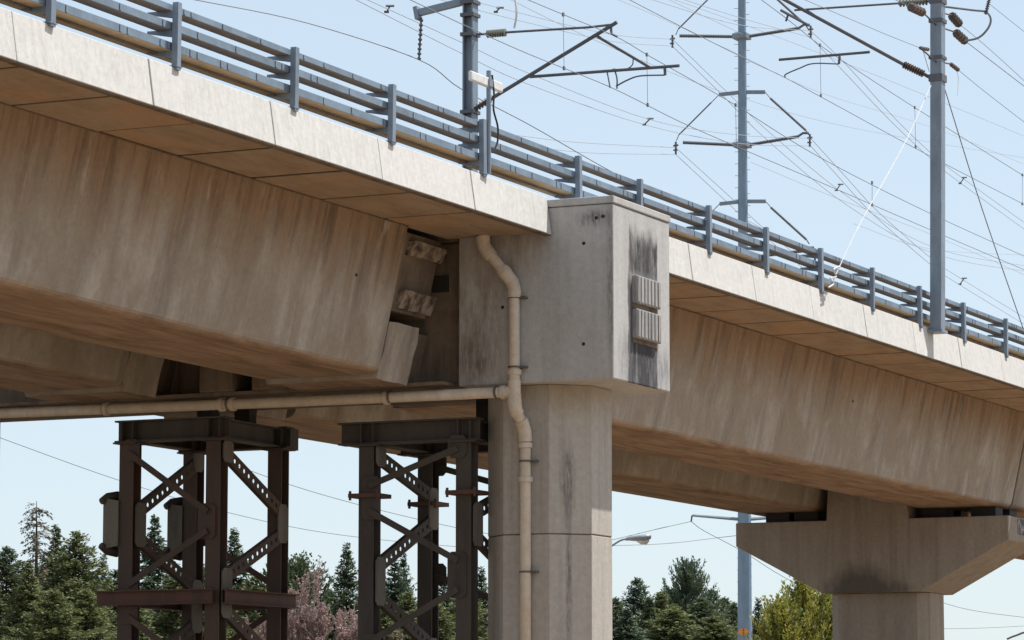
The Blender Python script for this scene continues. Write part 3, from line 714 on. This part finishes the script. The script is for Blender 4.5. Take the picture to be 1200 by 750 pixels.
# feeder on the left arm
wire([*wt([(100, -24), (230, 0), (360, 27)], 9.36), on_s(491, 70, S1), *wt([(540, 104), (620, 146), (700, 192), (760, 224)], 9.36)], .016, 'dark feeder wire hanging from the insulator left of the middle mast')
def twin(label, a, b_, spacers, r=.0135):
    root = thing('twin_conductor', label, 'wire', at(*a[0]), 'overhead wires')
    for p in (a, b_):
        mb = MB(); mb.tube(smooth_path(wd(p)), r, 5); mb.build('conductor', M['wire_far'], root)
    for (x0, y0), (x1, y1), d in spacers:
        mb = MB(); p0 = at(x0, y0, d); p1 = at(x1, y1, d)
        mb.tube([p0, p1], .03, 5); mb.tube([p0 - RT*.14, p0 + RT*.14], .04, 5); mb.tube([p1 - RT*.08, p1 + RT*.08], .045, 5); mb.build('spacer', M['arm'], root)
    return root
twin('twin conductor sloping from top centre down to the pole\'s lower right insulator', [(400, -14, 105), (544, 51, 120), (620, 86, 128), (761, 140, 143), (865, 158, 153), (949, 162, 160)],
     [(400, -9, 105), (544, 64, 120), (620, 99, 128), (755, 146, 143), (865, 168, 153), (949, 171, 160)], [((457, 7), (453, 14), 112), ((762, 139), (755, 146), 143)])
twin('twin conductor reaching the pole\'s upper left insulator from the left', [(520, -8, 120), (600, 13, 130), (715, 40, 148), (788, 46, 160)],
     [(510, -2, 120), (600, 22, 130), (715, 48, 148), (788, 54, 160)], [((586, 9), (581, 14), 128)])
twin('twin conductor skimming above the trays to the pole\'s lower left insulator', [(600, 158, 132), (680, 167, 144), (792, 173, 160)], [(610, 170, 132), (690, 179, 144), (792, 181, 160)], [])
twin('twin conductor reaching the pole\'s upper right insulator from top centre', [(752, -4, 132), (865, 29, 148), (950, 36, 160)], [(785, -6, 132), (865, 20, 148), (950, 44, 160)], [])
twin('twin conductor falling right from the pole\'s upper right insulator', [(950, 36, 160), (990, 74, 163), (1050, 140, 168), (1093, 181, 173), (1127, 208, 180), (1230, 282, 200)],
     [(950, 44, 160), (985, 80, 163), (1045, 143, 168), (1093, 188, 173), (1125, 214, 180), (1230, 290, 200)], [((1130, 208), (1125, 215), 180)])
twin('twin conductor falling right from the pole\'s lower right insulator', [(950, 162, 160), (990, 206, 163), (1030, 249, 167), (1093, 304, 173), (1127, 327, 180), (1230, 390, 200)],
     [(950, 171, 160), (985, 210, 163), (1025, 253, 167), (1093, 312, 173), (1125, 334, 180), (1230, 398, 200)], [((1130, 326), (1125, 333), 180)])
twin('twin conductor falling right from the pole\'s upper left insulator', [(788, 46, 160), (850, 106, 163), (905, 158, 167), (1000, 235, 175), (1100, 292, 187), (1230, 316, 205)],
     [(788, 54, 160), (845, 110, 163), (900, 165, 167), (995, 242, 175), (1100, 299, 187), (1230, 322, 205)], [((985, 216), (980, 223), 173)])
twin('twin conductor falling behind the trays from the pole\'s lower left insulator', [(792, 173, 160), (857, 232, 163), (905, 276, 167), (1000, 352, 175)], [(792, 181, 160), (850, 235, 163), (895, 276, 167), (1000, 362, 175)], [])
wire(wt([(1124, 28), (1160, 58), (1230, 122)], 1.05), .010, 'upper wire of the two leaving the tall right mast to the right')
wire(wt([(1131, 48), (1165, 74), (1230, 124)], 1.05), .014, 'wire leaving the looped jumper on the tall right mast')
wire(wt([(1123, 82), (1160, 112), (1230, 166)], 1.05), .010, 'lowest wire leaving the tall right mast to the right')
wire(wt([(1160, 5), (1200, 37), (1240, 68)], 5.2), .011, 'wire crossing the top right corner of the picture')
wire(wt([(925, -8), (1000, 24), (1040, 41), (1078, 56)], 1.05), .010, 'thin wire coming down to the tall right mast from the left')
wire(wt([(1067, 8), (1020, -14)], 1.05), .012, 'short wire ending in the brown insulator at the top of the mast')
wire(wd([(690, -40, 125), (780, -2, 140), (870, 40, 156)]), .014, 'single thin wire crossing high behind the steel pole', mat='wire_far')
wire(wd([(870, 255, 190), (960, 302, 205), (1092, 345, 225), (1240, 400, 250)]), .02, 'far thin wire just above the trays right of the steel pole', mat='wire_far')
wire(wd([(640, -30, 125), (740, 6, 140), (862, 62, 158), (960, 108, 170), (1100, 152, 190), (1230, 205, 210)]), .012, 'long thin wire running past the steel pole at mid height', mat='wire_far')
for k, (pts, lb) in enumerate((([(700, -30, 150), (820, 10, 165), (960, 62, 185), (1100, 118, 205), (1230, 172, 225)], 'faint wire crossing above the tall right mast insulator'),
        ([(880, 190, 190), (980, 232, 205), (1092, 275, 220), (1230, 335, 240)], 'faint wire midway between the steel pole and right mast'), ([(560, -20, 130), (660, 30, 145), (760, 74, 160), (860, 112, 176), (1000, 150, 196), (1230, 190, 230)], 'faint long wire passing behind the middle mast cantilever'),
        ([(1000, 262, 200), (1092, 292, 215), (1230, 300, 240)], 'faint nearly level wire right of the white rope'))):
    wire(wd(pts), .016, lb, mat='wire_far')
# distribution wires seen under the deck
wire(wd([(-30, 502, 140), (0, 513, 142), (140, 563, 150), (273, 602, 158), (400, 627, 166), (570, 643, 177), (690, 646, 185)]), .022, 'sagging wire under the deck at left behind the shoring towers', mat='wire')
wire(wd([(200, 512, 140), (297, 553, 146), (400, 586, 152), (533, 618, 160), (640, 636, 167), (690, 640, 170)]), .022, 'upper sagging wire behind the right shoring tower', mat='wire')
wire(wd([(690, 638, 152), (720, 632, 154), (770, 620, 157), (810, 611, 160)]), .022, 'wire rising to the arm of the steel pole under the deck', mat='wire')
wire(wd([(810, 611, 160), (825, 622, 161), (870, 646, 165), (930, 682, 172), (1000, 705, 180)]), .022, 'wire falling right from the pole arm behind the hammerhead pier', mat='wire')
wire(wd([(690, 640, 150), (780, 637, 155), (860, 628, 160), (960, 618, 166)]), .018, 'straight wire behind the street lamp', mat='wire')
wire(wd([(1060, 690, 180), (1104, 706, 184), (1150, 717, 188), (1240, 728, 196)]), .022, 'upper wire in the sky right of the hammerhead pier column', mat='wire')
wire(wd([(1060, 737, 180), (1150, 736, 188), (1240, 731, 196)]), .018, 'lower flat wire right of the hammerhead pier column', mat='wire')
# rope and stay at the right mast
rp = thing('white_rope', 'white rope stretched from the right mast down to the trays', 'rope', on_t(974, 334, 1.2))
mb = MB(); mb.tube(smooth_path([on_t(1091, 100, 1.08), on_t(1060, 168, 1.08), on_t(1008, 262, 1.1), on_t(984, 312, 1.14), on_t(974, 334, 1.18)]), .012, 6); mb.build('strand', M['rope'], rp)
mb = MB(); mb.tube(smooth_path([on_t(984, 312, 1.14), on_t(977, 316, 1.14), on_t(980, 324, 1.14), on_t(973, 326, 1.15), on_t(977, 332, 1.15), on_t(971, 337, 1.16)]), .02, 6); mb.build('knot', M['rope'], rp)
mb = MB(); mb.tube(smooth_path([on_t(1121, 82, 1.0), on_t(1123, 92, 1.0), on_t(1122, 112, 1.0)]), .007, 5)
o = mb.build('rope_tail', M['rope'], None); tag(o, 'short white tail hanging right of the tall mast', 'rope')
mb = MB(); mb.tube(smooth_path([P1(602.5, -8), P1(605, 8), P1(605, 20), P1(602.5, 33)]), .026, 6); o = mb.build('rope_tail', M['rope'], None); tag(o, 'white rope tail hanging above the middle mast insulator', 'rope')
wire(wt([(1107, 104), (1150, 242), (1199, 385)], 1.3), .018, 'dark stay wire from the right mast down to the trays', name='stay_wire')

# ------------------------------------------------------------------ shoring towers
def shoring(label, s0, s1, tl, tr, zt, braces, mats, extras):
    mleg, mbr, mbeam = mats
    root = thing('shoring_tower', label, 'shoring tower', ((s0+s1)/2, (tl+tr)/2, 0), 'steel shoring towers')
    legs = {'A': (s0, tl), 'B': (s0, tr), 'C': (s1, tl), 'D': (s1, tr)}
    for k, (s, t) in legs.items():
        mb = MB(); mb.hbeam((s, t, -.02), (s, t, zt), .32, .32, .03, .025, (1, 0, 0)); lg = mb.build('leg', M[mleg], root)
        mb = MB(); mb.box(s - .26, s + .26, t - .26, t + .26, zt + .002, zt + .035); mb.build('cap_plate', M[mbr], lg)
        for z in extras.get('clamp', {}).get(k, []):
            mb = MB(); mb.box(s - .30, s + .30, t - .32, t + .32, z - .04, z + .04); 
            mb.tube([(s - .27, t + .29, z - .09), (s - .27, t + .29, z + .09)], .03, 6); mb.tube([(s - .27, t - .29, z - .09), (s - .27, t - .29, z + .09)], .03, 6)
            mb.build('clamp_plate', M['rust_red'], lg)
    joints = {}
    for a, za, b_, zb, kind in braces:
        (sa, ta), (sb, tb) = legs[a], legs[b_]
        pa = Vector((sa, ta, za)); pb = Vector((sb, tb, zb)); d = (pb - pa).normalized()
        side = Vector((1, 0, 0)) if abs(ta - tb) > .1 else Vector((0, 1, 0))
        off = side * (-.175 if kind != 'back' else .175)
        if kind == 'perf':
            mb = MB(); mb.perforated(pa + off + d*.12, pb + off - d*.12, .25, .014, .047, .20, side)
        else:
            mb = MB(); mb.angle(pa + off + d*.1, pb + off - d*.1, .125, .018, side)
        mb.build('brace', M[mbr], root)
        for p, k in ((pa, a), (pb, b_)):
            joints.setdefault((k, side.x > .5, kind), []).append((p.z, p + off*1.03))
    for (k, front, kind), js in joints.items():
        js.sort(key=lambda j: j[0]); runs = [[js[0]]]
        for j in js[1:]:
            if j[0] - runs[-1][-1][0] < .75: runs[-1].append(j)
            else: runs.append([j])
        for run in runs:
            q = run[0][1]; z0 = run[0][0] - .22; z1 = run[-1][0] + .22
            w = .20; toward = 1 if k in ('B', 'D') else -1; mb = MB()
            if front: y = q.y + toward*.12; mb.prism_s([(y - w, z0 + .08), (y - w + .08, z0), (y + w - .08, z0), (y + w, z0 + .08), (y + w, z1 - .08), (y + w - .08, z1), (y - w + .08, z1), (y - w, z1 - .08)], q.x - .012, q.x + .012)
            else:
                x = q.x + (.12 if k in ('A', 'B') else -.12)
                mb.prism_t([(x - w, z0 + .08), (x - w + .08, z0), (x + w - .08, z0), (x + w, z0 + .08), (x + w, z1 - .08), (x + w - .08, z1), (x - w + .08, z1), (x - w, z1 - .08)], q.y - .012, q.y + .012)
            mb.build('gusset', M['gusset' if kind == 'perf' else mbr], root)
    # head beams
    zb = zt + .04; h = .44
    ov = .28; ol = extras.get('overhang', .28)
    for s in (s0, s1):
        mb = MB(); mb.hbeam((s, tr - ov, zb + h/2), (s, tl + ol, zb + h/2), .34, h, .035, .03); mb.build('head_beam', M[mbeam], root)
        for t in (tl, tr):
            for dt in (-.13, .13):
                mb = MB(); mb.box(s - .16, s + .16, t + dt - .012, t + dt + .012, zb + .037, zb + h - .037); mb.build('stiffener', M[mbeam], root)
    for t in (tl, tr):
        mb = MB(); mb.hbeam((s0 + .18, t, zb + h/2 - .005), (s1 - .18, t, zb + h/2 - .005), .30, h - .04, .03, .03); mb.build('side_beam', M[mbeam], root)
        mb = MB(); mb.box(s1 + .17, s1 + .55, t - .16, t + .16, zb, zb + h); mb.build('beam_stub', M[mbeam], root)
    for s in ((s0 + .45, s1 - .55) if tl > 8 else (s1 - .55,)):
        mb = MB(); mb.box(s - .15, s + .15, (tl+tr)/2 - .7, (tl+tr)/2 - .35, zb + h - .03, 8.42); mb.build('packing_block', M['black'], root)
    for z in extras.get('belt', []):
        for s in (s0 - .30, s1 + .30):
            mb = MB(); mb.hbeam((s, tr - .1, z), (s, tl + .55, z), .2, .29, .025, .025); mb.build('belt_beam', M['rust_red'], root)
        for t in (tl + .32, tr - .32):
            mb = MB(); mb.hbeam((s0 - .18, t, z), (s1 + .18, t, z), .2, .29, .025, .025); mb.build('belt_beam', M['rust_red'], root)
    for k, z in extras.get('lug', []):
        s, t = legs[k]
        mb = MB()
        mb.prism_s([(t + .15, z - .45), (t + .44, z - .50), (t + .50, z - .40), (t + .50, z + .40), (t + .44, z + .50), (t + .15, z + .45)], s - .2, s - .17)
        mb.prism_s([(t + .15, z - .45), (t + .44, z - .50), (t + .50, z - .40), (t + .50, z + .40), (t + .44, z + .50), (t + .15, z + .45)], s + .02, s + .05)
        mb.box(s - .17, s + .02, t + .46, t + .49, z - .38, z + .38)
        lgp = mb.build('splice_bracket', M['gusset'], root)
        for dz in (-.49, .49):
            mb = MB(); mb.tube([(s - .24, t + .52, z + dz*.9), (s - .08, t + .46, z + dz*1.08), (s + .08, t + .34, z + dz*1.16), (s + .1, t + .22, z + dz*1.08)], [.07, .10, .10, .08], 10); mb.build('roller', M['olive'], lgp)
    return root
shoring('rust brown shoring tower at left with red belt beams under the pier cap', .1, 2.6, 10.6, 8.6, 7.58,
        [('A', 7.45, 'B', 6.12, 'bar'), ('B', 5.85, 'A', 4.7, 'bar'), ('A', 4.2, 'B', 2.9, 'bar'), ('B', 2.7, 'A', 1.5, 'bar'),
         ('C', 7.42, 'A', 6.2, 'perf'), ('A', 5.75, 'C', 4.75, 'perf'), ('C', 4.1, 'A', 3.0, 'perf'), ('A', 2.8, 'C', 1.6, 'perf'),
         ('B', 7.38, 'D', 6.25, 'perf'), ('D', 5.9, 'B', 4.85, 'perf'), ('B', 4.3, 'D', 3.1, 'perf'), ('D', 2.9, 'B', 1.7, 'perf'),
         ('C', 5.9, 'D', 4.75, 'back'), ('D', 4.4, 'C', 3.2, 'back')],
        ('rust', 'rust', 'olive'), {'belt': [4.5], 'lug': [('A', 6.0), ('C', 6.05)]})
shoring('dark grey shoring tower close beside the concrete column', .35, 2.9, 5.32, 3.22, 7.36,
        [('B', 7.28, 'A', 6.55, 'bar'), ('A', 6.15, 'B', 5.05, 'bar'), ('B', 4.6, 'A', 3.5, 'bar'), ('A', 3.2, 'B', 2.0, 'bar'),
         ('A', 7.2, 'C', 6.5, 'perf'), ('C', 6.1, 'A', 5.0, 'perf'), ('A', 4.5, 'C', 3.5, 'perf'), ('C', 3.2, 'A', 2.1, 'perf'),
         ('D', 6.8, 'B', 6.0, 'perf'), ('B', 5.6, 'D', 4.6, 'perf'), ('D', 4.2, 'C', 5.0, 'back'), ('C', 7.2, 'D', 6.6, 'back')],
        ('olive', 'olive', 'olive'), {'overhang': .62, 'clamp': {'A': [6.4], 'B': [6.4], 'C': [6.4], 'D': [6.4]}})

# ------------------------------------------------------------------ street lamp beyond the column
DL = 120.0
lp = thing('street_lamp', 'grey cobra head street lamp reaching out from behind the column', 'street lamp', Vector((at(690, 873, DL).x, at(690, 873, DL).y, 0)))
lb = parent_loc(lp)
mb = MB(); mb.tube([(lb.x, lb.y, 0), (lb.x, lb.y, 7.2), at(690, 662, DL)], [.11, .08, .06], 10); mb.build('mast', M['galv'], lp)
mb = MB(); mb.tube(smooth_path([at(690, 663, DL), at(705, 648, DL), at(718, 639, DL), at(728, 633, DL), at(738, 631, DL)]), .035, 8); mb.build('arm', M['lampgrey'], lp)
def ringl(x, y, w, h): 
    p = at(x, y, DL); return [p + Vector((FW.x, FW.y, 0)).normalized()*(w*math.cos(a)) + Vector((0, 0, 1))*(h*math.sin(a)) for a in [2*math.pi*i/10 for i in range(10)]]
mb = MB(); mb.loft([ringl(733, 632, .05, .05), ringl(738, 631, .10, .08), ringl(748, 630.5, .16, .12), ringl(757, 630, .17, .14), ringl(763, 628.5, .10, .08)]); hd = mb.build('lamp_head', M['lampgrey'], lp, smooth=True)
mb = MB(); mb.loft([ringl(746, 633.5, .10, .04), ringl(751, 635, .13, .09), ringl(758, 635, .13, .09), ringl(761, 633, .08, .04)]); mb.build('lens', M['white'], hd, smooth=True)
lp2 = thing('street_lamp', 'street lamp arm just showing at the bottom right corner', 'street lamp', Vector((at(1215, 873, DL).x, at(1215, 873, DL).y, 0)))
lb = parent_loc(lp2)
mb = MB(); mb.tube([(lb.x, lb.y, 0), at(1215, 760, DL)], [.11, .06], 10); mb.build('mast', M['galv'], lp2)
mb = MB(); mb.tube(smooth_path([at(1215, 762, DL), at(1205, 742, DL), at(1190, 745, DL), at(1180, 749, DL)]), .035, 8); mb.build('arm', M['lampgrey'], lp2)

# ------------------------------------------------------------------ trees
def conifer(seed, H, Rb, zmin, droop=.25, up=0.0, dens=1.0, top_sparse=0.0, leaf=(.42, .10), shape=.85, ragged=.35):
    rnd = random.Random(seed); V = []; Fs = []; T = MB()
    T.tube([(0, 0, -.1), (.05*rnd.random(), .05, H*.4), (0, .04, H*.8), (0, 0, H)], [H*.016, H*.012, H*.005, .015], 7)
    z = zmin
    def leafq(p, d, L, W):
        n = Vector((rnd.gauss(0, .6), rnd.gauss(0, .6), 1)).normalized()
        side = d.cross(n)
        if side.length < 1e-4: return
        side.normalize(); o = len(V)
        V.extend([p, p + d*(L*.5) + side*(W*.5), p + d*L, p + d*(L*.5) - side*(W*.5)]); Fs.append((o, o+1, o+2, o+3))
    while z < H - .12:
        k = (H - z) / (H - zmin*.6)
        r = Rb * min(1.0, k ** shape * 1.15)
        nb = 4 + int(4.5 * dens)
        a0 = rnd.random() * 6.28
        for i in range(nb):
            if rnd.random() < top_sparse * (1 - k) * 1.4: continue
            a = a0 + i * 6.283 / nb + rnd.uniform(-.3, .3)
            L = max(.14, r * (1 + rnd.uniform(-ragged, ragged * .8)))
            out = Vector((math.cos(a), math.sin(a), 0)); lat = Vector((-out.y, out.x, 0))
            zz = z + rnd.uniform(-.2, .2)
            rise = up + .35 * (1 - k)
            def bp(u): return Vector((0, 0, zz)) + out * (L * u) + Vector((0, 0, L * (rise*u - droop*u*u*1.6 + .18*u**4)))
            if L > .6: T.tube([bp(0), bp(.5), bp(.92)], [.028 * L**.5, .018 * L**.5, .006], 3)
            u = .12 if L < 1.5 else .25
            st = .17 / max(L, .3) / dens**.3
            while u <= 1.02:
                p = bp(min(u, 1)); dv = (bp(min(u + .05, 1.05)) - bp(u - .05)).normalized()
                w = (1.05 - .6*abs(u - .45)) * min(1, .45 + L*.3)
                for sgn in (-1, 1):
                    for _ in range(2):
                        dd = (dv * rnd.uniform(.3, 1.0) + lat * (sgn * rnd.uniform(.3, 1.1)) + Vector((0, 0, rnd.uniform(-.55, .25) + up*.5))).normalized()
                        leafq(p + Vector((rnd.gauss(0, .05), rnd.gauss(0, .05), rnd.gauss(0, .06))), dd, leaf[0]*w*rnd.uniform(.7, 1.45), leaf[1]*rnd.uniform(.7, 1.4))
                        if rnd.random() < .35: leafq(p + dd*(leaf[0]*w*.7), (dd + Vector((rnd.gauss(0, .5), rnd.gauss(0, .5), rnd.gauss(-.1, .4)))).normalized(), leaf[0]*w*.8, leaf[1])
                u += st
        z += (.30 + .10 * rnd.random()) / dens**.4 * (1 if k > .25 else .7)
    me = bpy.data.meshes.new('crown'); me.from_pydata([tuple(v) for v in V], [], Fs)
    tm_ = bpy.data.meshes.new('trunk'); tm_.from_pydata(T.v, [], T.f); tm_.materials.append(M['bark'])
    return me, tm_
TYPES = {
    'spruce':  conifer(11, 16, 4.6, 4.5, .28, .10, 1.0, leaf=(.50, .13), shape=1.05),
    'spruce2': conifer(23, 16, 5.2, 4.5, .20, .15, 1.0, leaf=(.50, .12), shape=.88, ragged=.5),
    'fir':     conifer(37, 16, 3.0, 4.5, .10, .25, 1.1, leaf=(.40, .11), shape=.95, ragged=.3),
    'cedar':   conifer(41, 16, 4.2, 4.5, .05, .55, 1.0, leaf=(.50, .13), shape=.55, ragged=.45),
    'thin':    conifer(53, 16, 1.25, 6.5, .55, .0, .5, .25, leaf=(.36, .09), shape=.25, ragged=.6),
    'bushy':   conifer(67, 9, 2.8, 2.0, .02, .50, 1.3, leaf=(.34, .13), shape=.55, ragged=.5),
}
HT = {'bushy': 9.0}
def tree(px, py, d, kind, leaf, label, wid=1.0, rot=None, name='conifer_tree', group='trees beyond the viaduct'):
    p = at(px, 873, d); H = 1.6 + (873 - py) * d / F * 1.004
    root = thing(name, label, 'tree', (p.x, p.y, 0), group)
    k = H / HT.get(kind, 16.0)
    root.scale = (k*wid, k*wid, k); root.rotation_euler.z = random.random()*6.28 if rot is None else rot
    cm, tm_ = TYPES[kind]
    cm2 = cm.copy(); cm2.materials.clear(); cm2.materials.append(M[leaf])
    for nm, me in (('crown', cm2), ('trunk', tm_)):
        o = bpy.data.objects.new(nm, me); col.objects.link(o); o.parent = root
    return root
tree(38, 588, 205, 'thin', 'leaf_brown', 'tall thin conifer with sparse drooping top at far left', 1.1)
tree(62, 618, 208, 'spruce', 'leaf_dark', 'pointed dark spruce right beside the thin drooping conifer', 1.0)
tree(86, 622, 200, 'spruce2', 'leaf_olive', 'broad olive spruce near the left shoring tower', .95)
tree(4, 640, 198, 'spruce2', 'leaf_dark', 'dark spruce cut by the left picture edge', 1.0)
tree(30, 662, 180, 'spruce', 'leaf_olive', 'lower olive conifer in front at far left', 1.3)
tree(118, 653, 215, 'fir', 'leaf_blue', 'small pointed conifer just left of the left tower', 1.0)
tree(98, 690, 175, 'spruce2', 'leaf_olive', 'low conifer in front left of the left tower leg', 1.2)
tree(60, 690, 172, 'spruce2', 'leaf_olive', 'lowest and nearest conifer at bottom left', 1.3)
tree(178, 606, 222, 'spruce', 'leaf_blue', 'tall spruce seen through the left shoring tower', 1.0)
tree(205, 668, 190, 'spruce2', 'leaf_olive', 'olive conifer behind the left tower braces', 1.1)
tree(155, 680, 185, 'spruce', 'leaf_olive', 'conifer behind the outer leg of the left tower', 1.1)
tree(272, 622, 225, 'spruce', 'leaf_dark', 'dark spruce behind the middle legs of the left tower', 1.0)
tree(300, 672, 195, 'spruce2', 'leaf_olive', 'bushy green tree behind the right legs of the left tower', 1.1)
tree(250, 690, 182, 'spruce2', 'leaf_olive', 'low conifer low behind the left tower', 1.2)
tree(348, 662, 220, 'bushy', 'leaf_dark', 'dark green tree just right of the left tower', .7)
tree(405, 640, 225, 'fir', 'leaf_dark', 'dark conifer rising behind the pinkish bare tree', 1.15)
tree(432, 672, 215, 'spruce', 'leaf_dark', 'dark conifer behind the right tower front leg', 1.0)
tree(462, 655, 220, 'fir', 'leaf_blue', 'blue green conifer seen inside the right tower', 1.2)
tree(472, 650, 228, 'fir', 'leaf_dark', 'thin conifer top between the right tower legs', .9)
tree(478, 694, 190, 'spruce2', 'leaf_olive', 'lower conifer inside the right tower', 1.0)
tree(520, 676, 214, 'spruce', 'leaf_dark', 'dark conifer left of the right tower front leg', 1.1)
tree(545, 690, 195, 'spruce2', 'leaf_olive', 'olive conifer behind the right tower near leg', 1.1)
tree(564, 668, 210, 'fir', 'leaf_dark', 'conifer between right tower and concrete column', 1.1)
tree(600, 672, 220, 'spruce', 'leaf_dark', 'conifer almost hidden behind the concrete column', 1.1)
tree(722, 700, 200, 'spruce2', 'leaf_dark', 'dark conifer hugging the column right edge', 1.0)
tree(748, 677, 205, 'spruce2', 'leaf_blue', 'pointed conifer below the street lamp', .85)
tree(775, 694, 195, 'spruce2', 'leaf_olive', 'olive conifer between two taller ones right of column', 1.1)
tree(808, 664, 200, 'cedar', 'leaf_blue', 'tallest spreading conifer right of the column', .62)
tree(835, 690, 206, 'spruce2', 'leaf_dark', 'conifer shoulder just left of the steel pole', .9)
tree(862, 706, 215, 'spruce2', 'leaf_dark', 'low tree around the foot of the steel pole', .8)
tree(790, 712, 170, 'spruce2', 'leaf_olive', 'low bright conifer at bottom centre right', 1.7)
tree(735, 716, 168, 'spruce', 'leaf_blue', 'low conifer beside the column at the bottom', 1.7)
tree(838, 722, 168, 'spruce2', 'leaf_olive', 'low conifer left of the orange warning sign', 1.6)
tree(890, 704, 220, 'fir', 'leaf_blue', 'blue green conifer right of the steel pole', 1.2)
tree(906, 710, 226, 'spruce', 'leaf_dark', 'small dark conifer behind the yellow tree', .9)
tree(943, 682, 150, 'bushy', 'leaf_yellow', 'yellow green sunlit tree under the hammerhead cap', .55, name='broadleaf_tree')
tree(915, 708, 148, 'bushy', 'leaf_yellow', 'smaller yellow green tree left of the sunlit one', .6, name='broadleaf_tree')
tree(975, 690, 152, 'bushy', 'leaf_yellow', 'yellow green tree half hidden by the hammerhead column', .55, name='broadleaf_tree')
tree(135, 668, 205, 'spruce2', 'leaf_dark', 'dark conifer directly behind the left tower lug', 1.1)
tree(232, 660, 212, 'spruce2', 'leaf_dark', 'dark conifer between the two middle tower legs', 1.0)
tree(325, 690, 200, 'spruce2', 'leaf_blue', 'blue green conifer behind the right leg of the left tower', 1.0)
tree(505, 700, 188, 'spruce2', 'leaf_olive', 'low olive conifer at the foot of the right tower', 1.3)
tree(450, 708, 186, 'spruce', 'leaf_olive', 'low conifer beside the lower pinkish tree', 1.2)
tree(762, 702, 188, 'spruce', 'leaf_dark', 'short dark conifer in front of the pointed one below the lamp', 1.2)
tree(822, 700, 186, 'spruce2', 'leaf_dark', 'dark conifer in front of the tallest spreading one', 1.2)
for px, py, d, kd, lf, lb in ((18, 668, 232, 'spruce', 'leaf_dark', 'far dark conifer between the left edge and the thin tree'), (52, 660, 236, 'spruce2', 'leaf_dark', 'far dark conifer right behind the thin tree'),
        (106, 672, 232, 'spruce2', 'leaf_dark', 'far dark conifer in the gap left of the left tower'), (196, 690, 234, 'spruce2', 'leaf_dark', 'far conifer low behind the left tower bracing'), (288, 684, 236, 'spruce', 'leaf_dark', 'far conifer behind the right face of the left tower'),
        (336, 678, 236, 'spruce2', 'leaf_dark', 'far conifer behind the pinkish tree on its left'), (384, 690, 236, 'spruce2', 'leaf_dark', 'far conifer behind the middle of the pinkish tree'), (448, 690, 236, 'spruce2', 'leaf_dark', 'far conifer filling the right tower on its left'),
        (534, 698, 236, 'spruce2', 'leaf_dark', 'far conifer filling the right tower on its right'), (785, 690, 236, 'spruce2', 'leaf_dark', 'far conifer left of the tallest spreading one'), (850, 700, 236, 'spruce2', 'leaf_dark', 'far conifer just behind the steel pole'),
        (880, 722, 236, 'spruce2', 'leaf_dark', 'far low conifer right of the steel pole')):
    tree(px, py, d, kd, lf, lb, 1.25)
tree(1040, 730, 210, 'spruce2', 'leaf_dark', 'low dark conifer behind the hammerhead column', .7)
tree(-25, 650, 205, 'spruce', 'leaf_dark', 'dark spruce outside the left edge', 1.0)

def bare_tree(px, py, d, label):
    rnd = random.Random(5); p = at(px, 873, d); H = 1.6 + (873 - py) * d / F
    root = thing('bare_tree', label, 'tree', (p.x, p.y, 0)); T = MB(); V = []; Fs = []
    def grow(a, dv, L, r, lev):
        b = a + dv*L
        mid = a.lerp(b, .5) + Vector((rnd.gauss(0, .04), rnd.gauss(0, .04), 0))*L
        T.tube([a, mid, b], [r, r*.85, r*.65], 5 if lev < 2 else 3)
        if lev >= 3:
            for _ in range(16 if lev == 5 else 4):
                q = a.lerp(b, rnd.random()); dd = Vector((rnd.gauss(0, 1), rnd.gauss(0, 1), rnd.gauss(.2, .8))).normalized(); s = dd.cross(Vector((rnd.gauss(0,1), rnd.gauss(0,1), 1))).normalized()
                o = len(V); l = rnd.uniform(.08, .2); w = l*.3
                V.extend([q, q+dd*l*.5+s*w, q+dd*l, q+dd*l*.5-s*w]); Fs.append((o, o+1, o+2, o+3))
        if lev == 5: return
        n = 3 if lev < 4 else 4
        for i in range(n):
            nd = (dv + Vector((rnd.gauss(0, .45), rnd.gauss(0, .45), rnd.uniform(-.1, .35)))).normalized()
            grow(a.lerp(b, rnd.uniform(.65, 1)), nd, L*rnd.uniform(.62, .82), r*.6, lev + 1)
    for k in range(3):
        grow(Vector((p.x, p.y, 0)), Vector((rnd.gauss(0, .28), rnd.gauss(0, .28), 1)).normalized(), H*.30, .2, 0)
    T.build('trunk', M['twig'], root)
    me = bpy.data.meshes.new('crown'); b = parent_loc(root); me.from_pydata([tuple(v - b) for v in V], [], Fs); me.materials.append(M['pink'])
    o = bpy.data.objects.new('crown', me); col.objects.link(o); o.parent = root
    zs = max(v[2] for v in T.v); root.scale = (.85*H/zs, .85*H/zs, H/zs)
bare_tree(378, 655, 190, 'pinkish bare branched tree between the two shoring towers')
